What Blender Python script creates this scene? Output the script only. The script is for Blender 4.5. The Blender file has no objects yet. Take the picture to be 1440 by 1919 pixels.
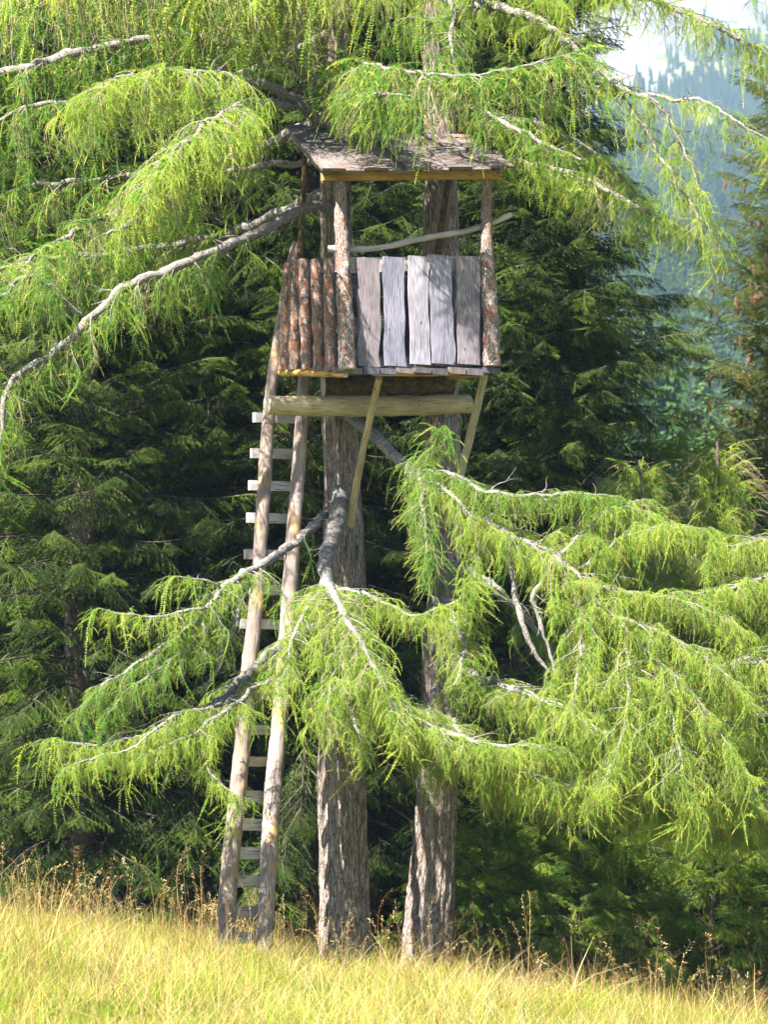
import bpy, math, random
import numpy as np
from mathutils import Vector, noise as mnoise

# ------------------------------------------------------------------ camera, world, sun, exposure
SC = bpy.context.scene
COL = SC.collection
F, CX, HY, EYE = 6400.0, 720.0, 1560.0, 1.6
cam_d = bpy.data.cameras.new('camera')
cam = bpy.data.objects.new('camera', cam_d); COL.objects.link(cam)
cam.location = (0, 0, EYE); cam.rotation_euler = (math.radians(90), 0, 0)
cam_d.sensor_fit = 'HORIZONTAL'; cam_d.sensor_width = 36; cam_d.lens = F / 1440 * 36
cam_d.shift_y = (HY - 959.5) / 1440
cam_d.clip_start = 0.5; cam_d.clip_end = 6000
cam_d.dof.use_dof = True; cam_d.dof.focus_distance = 31.8; cam_d.dof.aperture_fstop = 7.0
SC.camera = cam

SUN = Vector((-0.53, -0.66, 0.97)).normalized()
world = bpy.data.worlds.new('World'); SC.world = world; world.use_nodes = True
wn = world.node_tree; wn.nodes.clear()
sky = wn.nodes.new('ShaderNodeTexSky'); sky.sky_type = 'NISHITA'; sky.sun_disc = False
sky.sun_elevation = math.asin(SUN.z); sky.sun_rotation = math.atan2(SUN.x, SUN.y)
sky.altitude = 1500
bg = wn.nodes.new('ShaderNodeBackground'); bg.inputs['Strength'].default_value = 0.05
wo = wn.nodes.new('ShaderNodeOutputWorld')
wn.links.new(sky.outputs[0], bg.inputs[0]); wn.links.new(bg.outputs[0], wo.inputs[0])
sd = bpy.data.lights.new('sun', 'SUN'); sd.energy = 5.0; sd.angle = math.radians(0.5); sd.color = (1.0, 0.95, 0.86)
sun = bpy.data.objects.new('sun', sd); COL.objects.link(sun)
sun.rotation_euler = SUN.to_track_quat('Z', 'Y').to_euler()
vs = SC.view_settings
vs.view_transform = 'Standard'; vs.look = 'None'; vs.gamma = 1.0; vs.use_curve_mapping = False
vs.exposure = 2.38
cy = SC.cycles
cy.max_bounces = 5; cy.diffuse_bounces = 3; cy.glossy_bounces = 2; cy.transmission_bounces = 4
cy.transparent_max_bounces = 6; cy.volume_bounces = 0
cy.use_denoising = True
cy.sample_clamp_indirect = 6

rng = random.Random(7)
nrg = np.random.default_rng(7)
R = rng.uniform

def at(px, py, Y):
    return Vector(((px - CX) * Y / F, Y, EYE + (HY - py) * Y / F))

def smooth(a, b, x):
    t = min(1, max(0, (x - a) / (b - a))); return t * t * (3 - 2 * t)

def gz(x, y):
    """height of the ground"""
    z = 0.19 * smooth(-4, 30, y) - 0.112 * x * smooth(5, 28, y) * (1 if abs(x) < 12 else 12 / abs(x))
    z += 0.03 * math.sin(x * 1.3 + y * 0.7) + 0.02 * math.sin(x * 3.1 - y * 1.9)
    if y > 33:
        d = y - 33
        z -= 0.14 * min(d, 14) * smooth(0, 6, d)
    if y > 60: z += (min(y, 500) - 60) * 0.125
    if y > 500: z += (min(y, 1600) - 500) * 0.258
    if y > 1600: z += (y - 1600) * 0.43
    if y > 120:
        k = smooth(120, 700, y)
        z += k * 30 * mnoise.noise(Vector((x * 0.004, y * 0.004, 3))) + k * 8 * mnoise.noise(Vector((x * 0.02, y * 0.02, 9)))
    if y > 1500:
        k = smooth(1500, 1800, y)
        n = mnoise.fractal(Vector((x * 0.008, y * 0.006, 1)), 0.9, 2.2, 5)
        z += k * 50 * n
    return z

# ------------------------------------------------------------------ bookkeeping helpers
def tag(o, label=None, cat=None, group=None, kind=None):
    if label: o['label'] = label
    if cat: o['category'] = cat
    if group: o['group'] = group
    if kind: o['kind'] = kind
    return o

def empty(name, loc, label, cat, group=None):
    o = bpy.data.objects.new(name, None); COL.objects.link(o)
    o.location = loc; o.empty_display_size = 0.2
    return tag(o, label, cat, group)

def link(o, parent=None):
    COL.objects.link(o)
    if parent is not None:
        o.parent = parent
        off = Vector((0, 0, 0)); p = parent
        while p is not None:
            off += p.location; p = p.parent
        o.location = o.location - off
    return o

class MB:
    def __init__(s): s.v = []; s.f = []; s.uv = []; s.mi = []
    def add(s, vs_, fs, uvs=None, mi=0):
        b = len(s.v); s.v.extend(tuple(p) for p in vs_)
        for i, f in enumerate(fs):
            s.f.append(tuple(b + k for k in f)); s.mi.append(mi)
            s.uv.extend(uvs[i] if uvs else [(vs_[k][0] + vs_[k][1], vs_[k][2]) for k in f])
    def mesh(s, name, mats, smooth_=True):
        me = bpy.data.meshes.new(name); me.from_pydata(s.v, [], s.f)
        if s.f:
            ul = me.uv_layers.new(name='UVMap')
            ul.data.foreach_set('uv', np.array(s.uv, dtype=np.float32).ravel())
            me.polygons.foreach_set('material_index', np.array(s.mi, dtype=np.int32))
            me.polygons.foreach_set('use_smooth', np.full(len(s.f), smooth_))
        for m in mats: me.materials.append(m)
        me.update(); return me
    def build(s, name, mats, parent=None, smooth_=True):
        if not isinstance(mats, (list, tuple)): mats = [mats]
        # origin at the piece's own centre
        a = np.array(s.v); c = a.mean(0)
        s.v = [tuple(p) for p in (a - c)]
        o = bpy.data.objects.new(name, s.mesh(name, mats, smooth_))
        o.location = Vector(c)
        return link(o, parent)

def catmull(pts, rad, step):
    P = [Vector(p) for p in pts]; out = []; ro = []
    for i in range(len(P) - 1):
        p0 = P[i - 1] if i else P[0] * 2 - P[1]; p1 = P[i]; p2 = P[i + 1]
        p3 = P[i + 2] if i + 2 < len(P) else P[-1] * 2 - P[-2]
        n = max(1, int((p2 - p1).length / step))
        for k in range(n):
            t = k / n
            out.append(0.5 * ((2 * p1) + (p2 - p0) * t + (2 * p0 - 5 * p1 + 4 * p2 - p3) * t * t + (3 * p1 - p0 - 3 * p2 + p3) * t ** 3))
            ro.append(rad[i] * (1 - t) + rad[i + 1] * t)
    out.append(P[-1]); ro.append(rad[-1])
    return out, ro

def tube(mb, pts, rad, seg=8, disp=None, cap=True, mi=0, seed=0.0):
    n = len(pts); T = []
    for i in range(n):
        a = pts[max(0, i - 1)]; b = pts[min(n - 1, i + 1)]
        d = b - a; T.append(d.normalized() if d.length > 1e-9 else Vector((0, 0, 1)))
    ref = Vector((0, 1, 0)) if abs(T[0].y) < 0.8 else Vector((1, 0, 0))
    U = (ref - T[0] * ref.dot(T[0])).normalized()
    V = []; fs = []; uvs = []; L = 0.0; Ls = []
    for i in range(n):
        U = (U - T[i] * U.dot(T[i])).normalized(); W = T[i].cross(U)
        if i: L += (pts[i] - pts[i - 1]).length
        Ls.append(L)
        for k in range(seg):
            a = 2 * math.pi * k / seg
            r = rad[i]
            if disp: r += disp(a, L, r)
            V.append(pts[i] + (U * math.cos(a) + W * math.sin(a)) * r)
    r0 = max(rad)
    for i in range(n - 1):
        for k in range(seg):
            k2 = (k + 1) % seg
            fs.append((i * seg + k, i * seg + k2, (i + 1) * seg + k2, (i + 1) * seg + k))
            u0 = 6.283 * r0 * k / seg + seed; u1 = 6.283 * r0 * (k + 1) / seg + seed
            uvs.append([(u0, Ls[i]), (u1, Ls[i]), (u1, Ls[i + 1]), (u0, Ls[i + 1])])
    mb.add(V, fs, uvs, mi)
    return V

def capped(mb, pts, rad, seg, disp, mi_side, mi_end, seed=0.0):
    """a log with its two sawn ends"""
    V = tube(mb, pts, rad, seg, disp, mi=mi_side, seed=seed)
    n = len(pts)
    for e, i in ((0, 0), (1, n - 1)):
        ring = V[i * seg:(i + 1) * seg]; c = pts[i]
        uv = [(q - c).to_tuple() for q in ring]
        mb.add(ring + [c], [((k, seg, (k + 1) % seg) if e == 0 else (k, (k + 1) % seg, seg)) for k in range(seg)],
               [[(0.1 * math.cos(k), 0.1 * math.sin(k)), (0, 0), (0.1, 0.05)] for k in range(seg)], mi_end)

def plank_mesh(mb, a, b, side, nrm, w0, w1, th, seed, wav=0.012, n=9, mi=0, knot=0):
    """wavy-edged board from a to b; side = width direction, nrm = thickness direction"""
    side = side.normalized(); nrm = nrm.normalized(); L = (b - a).length
    V = []; fs = []; uvs = []
    for i in range(n + 1):
        t = i / n; c = a.lerp(b, t); w = (w0 * (1 - t) + w1 * t) / 2
        l = w + wav * mnoise.noise(Vector((t * L * 4, seed, 0))) * 1.6
        r = w + wav * mnoise.noise(Vector((t * L * 4, seed, 7))) * 1.6
        cup = 0.004 * mnoise.noise(Vector((t * 3, seed, 3)))
        c = c + nrm * cup
        for s_, z_ in ((-l, 0), (-l * 0.985 , -th), (r * 0.985, -th), (r, 0), (0, 0.002)):
            V.append(c + side * s_ - nrm * z_ * -1 if False else c + side * s_ + nrm * z_)
    q = 5
    order = [0, 1, 2, 3, 4]
    for i in range(n):
        for k in range(q):
            k2 = (k + 1) % q
            A, B = order[k], order[k2]
            fs.append((i * q + A, i * q + B, (i + 1) * q + B, (i + 1) * q + A))
            xs = [V[i * q + A], V[i * q + B], V[(i + 1) * q + B], V[(i + 1) * q + A]]
            uvs.append([((p - a).dot(side) + (p - a).dot(nrm) * 0.7 + seed * 3.7, (p - a).dot((b - a).normalized()) + seed) for p in xs])
    fs.append(tuple(reversed(order))); uvs.append([((V[k] - a).dot(side), (V[k] - a).dot(nrm)) for k in reversed(order)])
    fs.append(tuple(n * q + k for k in order)); uvs.append([((V[n * q + k] - a).dot(side), (V[n * q + k] - b).dot(nrm)) for k in order])
    mb.add(V, fs, uvs, mi)

# ------------------------------------------------------------------ materials
def mat(name):
    m = bpy.data.materials.new(name); m.use_nodes = True
    nt = m.node_tree; nt.nodes.clear()
    return m, nt, nt.nodes.new, nt.links.new

def out(nt, sock, disp=None):
    o = nt.nodes.new('ShaderNodeOutputMaterial'); nt.links.new(sock, o.inputs['Surface'])

def ramp(new, stops, interp='LINEAR'):
    r = new('ShaderNodeValToRGB'); cr = r.color_ramp; cr.interpolation = interp
    while len(cr.elements) > 1: cr.elements.remove(cr.elements[-1])
    cr.elements[0].position = stops[0][0]; cr.elements[0].color = (*stops[0][1], 1)
    for p, c in stops[1:]:
        e = cr.elements.new(p); e.color = (*c, 1)
    return r

def mixc(new, lk, fac, a, b, mode='MIX'):
    n = new('ShaderNodeMix'); n.data_type = 'RGBA'; n.blend_type = mode
    for i, s in ((0, fac), (6, a), (7, b)):
        if isinstance(s, (float, int)): n.inputs[i].default_value = s
        elif isinstance(s, tuple): n.inputs[i].default_value = (*s, 1)
        else: lk(s, n.inputs[i])
    return n.outputs[2]

def uvnoise(new, lk, scale, detail=4, rough=0.6, stretch=(1, 1, 1), src='UV'):
    tc = new('ShaderNodeTexCoord'); mp = new('ShaderNodeMapping'); mp.inputs['Scale'].default_value = stretch
    lk(tc.outputs[src], mp.inputs[0])
    n = new('ShaderNodeTexNoise'); n.inputs['Scale'].default_value = scale
    n.inputs['Detail'].default_value = detail; n.inputs['Roughness'].default_value = rough
    lk(mp.outputs[0], n.inputs[0]); return n.outputs['Fac'], mp

def wood(name, dark, mid, light, stain=None, vary=1.0, knots=True, rough=0.85, bump=0.5):
    m, nt, new, lk = mat(name)
    g, _ = uvnoise(new, lk, 30, 6, 0.65, (4.5, 0.25, 1))
    big, _ = uvnoise(new, lk, 5, 3, 0.5, (1, 0.5, 1))
    oi = new('ShaderNodeObjectInfo')
    c = ramp(new, [(0.33, dark), (0.5, mid), (0.68, light)]); lk(g, c.inputs[0])
    col = c.outputs[0]
    b = ramp(new, [(0.35, (0.72, 0.72, 0.74)), (0.65, (1.12, 1.1, 1.06))]); lk(big, b.inputs[0])
    col = mixc(new, lk, 1.0, col, b.outputs[0], 'MULTIPLY')
    v = ramp(new, [(p_, tuple(1 + (x_ - 1) * vary for x_ in c_)) for p_, c_ in [(0, (0.72, 0.68, 0.68)), (0.35, (0.95, 0.9, 0.88)), (0.7, (0.9, 0.92, 1.0)), (1, (1.2, 1.18, 1.2))]]); lk(oi.outputs['Random'], v.inputs[0])
    col = mixc(new, lk, 1.0, col, v.outputs[0], 'MULTIPLY')
    if stain:
        s, _ = uvnoise(new, lk, 3.2, 3, 0.6, (1, 0.8, 1))
        sr = ramp(new, [(0.56, (0, 0, 0)), (0.68, (1, 1, 1))]); lk(s, sr.inputs[0])
        col = mixc(new, lk, sr.outputs[0], col, stain)
    if knots:
        tc = new('ShaderNodeTexCoord'); vo = new('ShaderNodeTexVoronoi'); vo.inputs['Scale'].default_value = 8.5
        mp = new('ShaderNodeMapping'); mp.inputs['Scale'].default_value = (1, 0.6, 1)
        lk(tc.outputs['UV'], mp.inputs[0]); lk(mp.outputs[0], vo.inputs[0])
        kr = ramp(new, [(0.05, (1, 1, 1)), (0.11, (0, 0, 0))]); lk(vo.outputs['Distance'], kr.inputs[0])
        col = mixc(new, lk, kr.outputs[0], col, (0.07, 0.05, 0.05))
    cr, _ = uvnoise(new, lk, 40, 2, 0.5, (3, 0.08, 1))
    crr = ramp(new, [(0.34, (1, 1, 1)), (0.40, (0, 0, 0))]); lk(cr, crr.inputs[0])
    col = mixc(new, lk, crr.outputs[0], col, tuple(x * 0.3 for x in dark))
    p = new('ShaderNodeBsdfPrincipled'); lk(col, p.inputs['Base Color']); p.inputs['Roughness'].default_value = rough
    p.inputs['Specular IOR Level'].default_value = 0.25
    bu = new('ShaderNodeBump'); bu.inputs['Strength'].default_value = bump; bu.inputs['Distance'].default_value = 0.006
    lk(g, bu.inputs['Height']); lk(bu.outputs[0], p.inputs['Normal'])
    out(nt, p.outputs[0]); return m

def bark(name, c0, c1, c2, lichen=None, lich=0.6, scale=1.0, stretch=0.35, red=None, plates=False, rl=0.5):
    m, nt, new, lk = mat(name)
    a, _ = uvnoise(new, lk, 14 * scale, 6, 0.7, (1, stretch, 1))
    f, _ = uvnoise(new, lk, 60 * scale, 4, 0.7, (1, 0.6, 1))
    c = ramp(new, [(0.34, c0), (0.5, c1), (0.66, c2)]); lk(a, c.inputs[0]); col = c.outputs[0]
    fr = ramp(new, [(0.35, (0.5, 0.5, 0.5)), (0.65, (1.25, 1.25, 1.25))]); lk(f, fr.inputs[0])
    col = mixc(new, lk, 1.0, col, fr.outputs[0], 'MULTIPLY')
    if red:
        r_, _ = uvnoise(new, lk, 7 * scale, 3, 0.6, (1, 0.5, 1))
        rr = ramp(new, [(rl, (0, 0, 0)), (rl + 0.12, (1, 1, 1))]); lk(r_, rr.inputs[0])
        col = mixc(new, lk, rr.outputs[0], col, red)
    if lichen:
        l_, _ = uvnoise(new, lk, 26 * scale, 5, 0.75, (1, 0.8, 1))
        lr = ramp(new, [(lich, (0, 0, 0)), (lich + 0.06, (1, 1, 1))]); lk(l_, lr.inputs[0])
        col = mixc(new, lk, lr.outputs[0], col, lichen)
    pl_h = None
    if plates:
        tc = new('ShaderNodeTexCoord'); mp = new('ShaderNodeMapping'); mp.inputs['Scale'].default_value = (1, 0.38, 1)
        wob = new('ShaderNodeTexNoise'); wob.inputs['Scale'].default_value = 9; lk(tc.outputs['UV'], wob.inputs[0])
        wv = new('ShaderNodeVectorMath'); wv.operation = 'MULTIPLY_ADD'; lk(wob.outputs['Color'], wv.inputs[0]); wv.inputs[1].default_value = (0.06, 0.2, 0); lk(tc.outputs['UV'], wv.inputs[2])
        vo = new('ShaderNodeTexVoronoi'); vo.feature = 'DISTANCE_TO_EDGE'; vo.inputs['Scale'].default_value = 23
        lk(wv.outputs[0], mp.inputs[0]); lk(mp.outputs[0], vo.inputs[0])
        pr = ramp(new, [(0.0, (0.4, 0.37, 0.37)), (0.08, (0.85, 0.85, 0.85)), (0.3, (1.15, 1.12, 1.1))]); lk(vo.outputs['Distance'], pr.inputs[0])
        col = mixc(new, lk, 1.0, col, pr.outputs[0], 'MULTIPLY'); pl_h = pr.outputs[0]
    p = new('ShaderNodeBsdfPrincipled'); lk(col, p.inputs['Base Color']); p.inputs['Roughness'].default_value = 0.95
    p.inputs['Specular IOR Level'].default_value = 0.1
    bu = new('ShaderNodeBump'); bu.inputs['Strength'].default_value = 0.9; bu.inputs['Distance'].default_value = 0.02
    ad = new('ShaderNodeMath'); ad.operation = 'MULTIPLY_ADD'; lk(f, ad.inputs[0]); ad.inputs[1].default_value = 0.4; lk(pl_h if plates else a, ad.inputs[2])
    lk(ad.outputs[0], bu.inputs['Height']); lk(bu.outputs[0], p.inputs['Normal'])
    out(nt, p.outputs[0]); return m

def leafmat(name, cols, trans=0.45, tcol=None, rough_spec=0.0):
    """thin foliage: reflects and lets light through; each clump takes its own hue"""
    m, nt, new, lk = mat(name)
    oi = new('ShaderNodeObjectInfo')
    r = ramp(new, [(i / (len(cols) - 1), c) for i, c in enumerate(cols)]); lk(oi.outputs['Random'], r.inputs[0])
    geo = new('ShaderNodeNewGeometry')
    v = ramp(new, [(0, (0.75, 0.8, 0.7)), (1, (1.25, 1.2, 1.1))]); lk(geo.outputs['Random Per Island'], v.inputs[0])
    col = mixc(new, lk, 1.0, r.outputs[0], v.outputs[0], 'MULTIPLY')
    d = new('ShaderNodeBsdfDiffuse'); lk(col, d.inputs[0])
    t = new('ShaderNodeBsdfTranslucent')
    tc = mixc(new, lk, 1.0, col, tcol or (1.25, 1.15, 0.6), 'MULTIPLY'); lk(tc, t.inputs[0])
    mx = new('ShaderNodeMixShader'); mx.inputs[0].default_value = trans
    lk(d.outputs[0], mx.inputs[1]); lk(t.outputs[0], mx.inputs[2])
    s = mx.outputs[0]
    if rough_spec:
        g = new('ShaderNodeBsdfGlossy'); g.inputs['Roughness'].default_value = 0.45; g.inputs[0].default_value = (0.9, 0.95, 1, 1)
        m2 = new('ShaderNodeMixShader'); m2.inputs[0].default_value = rough_spec
        lk(s, m2.inputs[1]); lk(g.outputs[0], m2.inputs[2]); s = m2.outputs[0]
    out(nt, s); return m

M = {}
M['grey_wood'] = wood('weathered_grey_wood', (0.14, 0.125, 0.14), (0.27, 0.25, 0.285), (0.38, 0.36, 0.41), vary=1.5)
M['roof_wood'] = wood('roof_wood', (0.065, 0.05, 0.045), (0.155, 0.13, 0.12), (0.25, 0.225, 0.215), stain=(0.19, 0.10, 0.06), vary=0.35)
M['pale_wood'] = wood('pale_wood', (0.34, 0.31, 0.28), (0.52, 0.49, 0.46), (0.62, 0.60, 0.58))
M['yellow_wood'] = wood('yellow_wood', (0.34, 0.20, 0.05), (0.48, 0.31, 0.09), (0.58, 0.40, 0.14), stain=(0.30, 0.12, 0.03))
M['pole_wood'] = wood('peeled_pole_wood', (0.30, 0.24, 0.14), (0.44, 0.37, 0.22), (0.54, 0.48, 0.32), bump=0.3)
M['rail_wood'] = wood('ladder_rail_wood', (0.15, 0.12, 0.105), (0.25, 0.205, 0.18), (0.34, 0.29, 0.26), stain=(0.42, 0.26, 0.12), bump=0.4)
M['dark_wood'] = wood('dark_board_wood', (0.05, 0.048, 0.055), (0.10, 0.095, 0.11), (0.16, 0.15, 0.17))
M['sawn'] = wood('sawn_end', (0.42, 0.36, 0.28), (0.60, 0.54, 0.45), (0.70, 0.66, 0.58), knots=False)
M['slab_bark'] = bark('slab_bark', (0.07, 0.05, 0.045), (0.20, 0.155, 0.14), (0.38, 0.34, 0.31), lichen=(0.44, 0.42, 0.39), lich=0.54, scale=2.0, red=(0.27, 0.11, 0.06))
M['slab_red'] = bark('slab_bark_red', (0.06, 0.045, 0.04), (0.22, 0.16, 0.14), (0.38, 0.33, 0.30), lichen=(0.46, 0.44, 0.41), lich=0.56, scale=2.0, red=(0.30, 0.14, 0.09), rl=0.46)
M['moss_log'] = bark('mossy_log', (0.035, 0.022, 0.012), (0.11, 0.07, 0.035), (0.22, 0.16, 0.07), lichen=(0.20, 0.19, 0.06), lich=0.6, scale=1.6, stretch=0.6)
M['larch_bark'] = bark('larch_bark', (0.10, 0.08, 0.07), (0.33, 0.27, 0.235), (0.52, 0.445, 0.40), lichen=(0.36, 0.36, 0.33), lich=0.64, scale=1.0, stretch=0.3, red=(0.35, 0.25, 0.205), plates=True, rl=0.52)
M['limb_bark'] = bark('limb_bark', (0.08, 0.068, 0.062), (0.22, 0.195, 0.18), (0.36, 0.33, 0.305), lichen=(0.44, 0.43, 0.39), lich=0.55, scale=2.5, stretch=0.7)
M['spruce_bark'] = bark('spruce_bark', (0.05, 0.04, 0.034), (0.13, 0.10, 0.085), (0.21, 0.17, 0.145), lichen=(0.24, 0.25, 0.22), lich=0.64, scale=1.6, stretch=0.6)
M['bough_bark'] = bark('bough_bark', (0.025, 0.02, 0.017), (0.07, 0.055, 0.045), (0.12, 0.10, 0.085), scale=2)
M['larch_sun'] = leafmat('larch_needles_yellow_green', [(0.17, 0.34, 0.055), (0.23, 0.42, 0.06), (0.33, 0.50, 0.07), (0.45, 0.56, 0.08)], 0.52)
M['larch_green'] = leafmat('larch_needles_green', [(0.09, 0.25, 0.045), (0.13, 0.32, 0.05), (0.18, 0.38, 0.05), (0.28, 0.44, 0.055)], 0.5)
M['twig'] = leafmat('larch_twig', [(0.22, 0.18, 0.10), (0.34, 0.30, 0.19)], 0.1)
M['tip'] = leafmat('larch_shoot_tip', [(0.40, 0.42, 0.06), (0.50, 0.48, 0.10)], 0.35)
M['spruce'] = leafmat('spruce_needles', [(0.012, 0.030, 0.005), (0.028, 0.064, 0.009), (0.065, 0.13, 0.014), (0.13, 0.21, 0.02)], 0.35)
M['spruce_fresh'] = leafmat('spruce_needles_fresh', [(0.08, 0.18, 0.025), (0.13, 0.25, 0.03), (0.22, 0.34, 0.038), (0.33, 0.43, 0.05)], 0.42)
M['spruce_yellow'] = leafmat('spruce_needles_olive', [(0.07, 0.11, 0.02), (0.11, 0.16, 0.025), (0.18, 0.21, 0.035)], 0.35)
M['dead_twig'] = leafmat('dead_twig', [(0.10, 0.085, 0.07), (0.16, 0.14, 0.12)], 0.0)
M['cone'] = leafmat('cone_scales', [(0.20, 0.12, 0.075), (0.32, 0.20, 0.13)], 0.1)
M['grass'] = leafmat('grass_blades', [(0.09, 0.20, 0.02), (0.20, 0.33, 0.03), (0.29, 0.38, 0.045), (0.42, 0.42, 0.11), (0.22, 0.22, 0.045), (0.20, 0.28, 0.025)], 0.45, tcol=(1.15, 1.1, 0.7))
M['grass_green'] = leafmat('fresh_grass', [(0.07, 0.18, 0.02), (0.12, 0.25, 0.022), (0.20, 0.30, 0.03)], 0.45)
M['straw'] = leafmat('dry_grass', [(0.28, 0.18, 0.07), (0.42, 0.32, 0.15), (0.20, 0.105, 0.05), (0.50, 0.42, 0.26)], 0.25)
M['farspruce'] = leafmat('far_spruce', [(0.03, 0.065, 0.02), (0.05, 0.10, 0.026), (0.08, 0.14, 0.035)], 0.2)
M['farlarch'] = leafmat('far_larch', [(0.07, 0.14, 0.035), (0.11, 0.19, 0.04)], 0.3)

def groundmat():
    m, nt, new, lk = mat('alpine_ground')
    tc = new('ShaderNodeTexCoord')
    n1 = new('ShaderNodeTexNoise'); n1.inputs['Scale'].default_value = 2.2; n1.inputs['Detail'].default_value = 8; lk(tc.outputs['Object'], n1.inputs[0])
    near = ramp(new, [(0.3, (0.05, 0.045, 0.02)), (0.5, (0.12, 0.13, 0.03)), (0.7, (0.2, 0.19, 0.06))]); lk(n1.outputs[0], near.inputs[0])
    n2 = new('ShaderNodeTexNoise'); n2.inputs['Scale'].default_value = 0.02; n2.inputs['Detail'].default_value = 9; n2.inputs['Roughness'].default_value = 0.65; lk(tc.outputs['Object'], n2.inputs[0])
    meadow = ramp(new, [(0.4, (0.10, 0.14, 0.04)), (0.6, (0.22, 0.20, 0.10))]); lk(n2.outputs[0], meadow.inputs[0])
    rock_n = new('ShaderNodeTexNoise'); rock_n.inputs['Scale'].default_value = 0.07; rock_n.inputs['Detail'].default_value = 12; rock_n.inputs['Roughness'].default_value = 0.7; lk(tc.outputs['Object'], rock_n.inputs[0])
    rock = ramp(new, [(0.32, (0.12, 0.115, 0.12)), (0.5, (0.21, 0.20, 0.21)), (0.7, (0.28, 0.27, 0.28))]); lk(rock_n.outputs[0], rock.inputs[0])
    pos = new('ShaderNodeSeparateXYZ'); lk(tc.outputs['Object'], pos.inputs[0])
    def mr(a, b):
        q = new('ShaderNodeMapRange'); q.inputs[1].default_value = a; q.inputs[2].default_value = b; lk(pos.outputs['Y'], q.inputs[0]); return q.outputs[0]
    c = mixc(new, lk, mr(60, 160), near.outputs[0], meadow.outputs[0])
    # bare rock above the tree line, broken up by patches of green
    ad = new('ShaderNodeMath'); ad.operation = 'MULTIPLY_ADD'; lk(n2.outputs[0], ad.inputs[0]); ad.inputs[1].default_value = 420; xs = new('ShaderNodeMath'); xs.operation = 'MULTIPLY_ADD'; lk(pos.outputs['X'], xs.inputs[0]); xs.inputs[1].default_value = -2.6; lk(pos.outputs['Y'], xs.inputs[2]); lk(xs.outputs[0], ad.inputs[2])
    q = new('ShaderNodeMapRange'); q.inputs[1].default_value = 1480; q.inputs[2].default_value = 1540; lk(ad.outputs[0], q.inputs[0])
    c = mixc(new, lk, q.outputs[0], c, rock.outputs[0])
    p = new('ShaderNodeBsdfPrincipled'); lk(c, p.inputs['Base Color']); p.inputs['Roughness'].default_value = 0.95; p.inputs['Specular IOR Level'].default_value = 0.1
    bu = new('ShaderNodeBump'); bu.inputs['Strength'].default_value = 0.6; bu.inputs['Distance'].default_value = 3.0
    mu = new('ShaderNodeMath'); mu.operation = 'MULTIPLY'; lk(rock_n.outputs[0], mu.inputs[0]); lk(mr(500, 1600), mu.inputs[1])
    lk(mu.outputs[0], bu.inputs['Height']); lk(bu.outputs[0], p.inputs['Normal'])
    out(nt, p.outputs[0]); return m
M['ground'] = groundmat()

# ------------------------------------------------------------------ terrain (one sheet to the mountain)
def terrain():
    ys = np.concatenate([np.arange(-30, 20, 5), np.arange(20, 40, 0.5), np.arange(40, 120, 5), np.arange(120, 1500, 25), np.arange(1500, 2400, 9)])
    nx = 140; V = []; fs = []
    for y in ys:
        half = 14 + max(0, y) * 0.33 if y < 1500 else 509
        half = max(half, 14)
        for i in range(nx + 1):
            u = i / nx * 2 - 1
            x = u * half + (y * 0.06 if y > 120 else 0)
            V.append((x, y, gz(x, y)))
    for j in range(len(ys) - 1):
        for i in range(nx):
            a = j * (nx + 1) + i; fs.append((a, a + 1, a + nx + 2, a + nx + 1))
    mb = MB(); mb.add(V, fs, [[(0, 0)] * 4] * len(fs))
    me = mb.mesh('ground', [M['ground']])
    o = bpy.data.objects.new('ground', me); link(o)
    tag(o, 'meadow slope rising through woods to a pale rocky mountainside', None, None, 'structure')
terrain()

# ------------------------------------------------------------------ instancer for fine foliage
def instancer(name, meshes):
    srcs = []
    ng = bpy.data.node_groups.new(name, 'GeometryNodeTree')
    ng.interface.new_socket('Geometry', in_out='INPUT', socket_type='NodeSocketGeometry')
    ng.interface.new_socket('Geometry', in_out='OUTPUT', socket_type='NodeSocketGeometry')
    N = ng.nodes.new; L = ng.links.new
    gi = N('NodeGroupInput'); go = N('NodeGroupOutput')
    jn = N('GeometryNodeJoinGeometry')
    for i, me in enumerate(meshes):
        so = bpy.data.objects.new(me.name + '_source', me)
        oi = N('GeometryNodeObjectInfo'); oi.inputs['Object'].default_value = so; oi.inputs['As Instance'].default_value = True
        L(oi.outputs['Geometry'], jn.inputs[0])
    def na(nm, ty):
        a = N('GeometryNodeInputNamedAttribute'); a.data_type = ty; a.inputs['Name'].default_value = nm; return a.outputs['Attribute']
    ip = N('GeometryNodeInstanceOnPoints'); ip.inputs['Pick Instance'].default_value = True
    er = N('FunctionNodeEulerToRotation')
    L(na('rot', 'FLOAT_VECTOR'), er.inputs[0]); L(er.outputs[0], ip.inputs['Rotation'])
    L(na('scl', 'FLOAT'), ip.inputs['Scale']); L(na('var', 'INT'), ip.inputs['Instance Index'])
    L(gi.outputs[0], ip.inputs['Points']); L(jn.outputs[0], ip.inputs['Instance']); L(ip.outputs[0], go.inputs[0])
    ng['n'] = len(meshes)
    return ng

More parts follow.
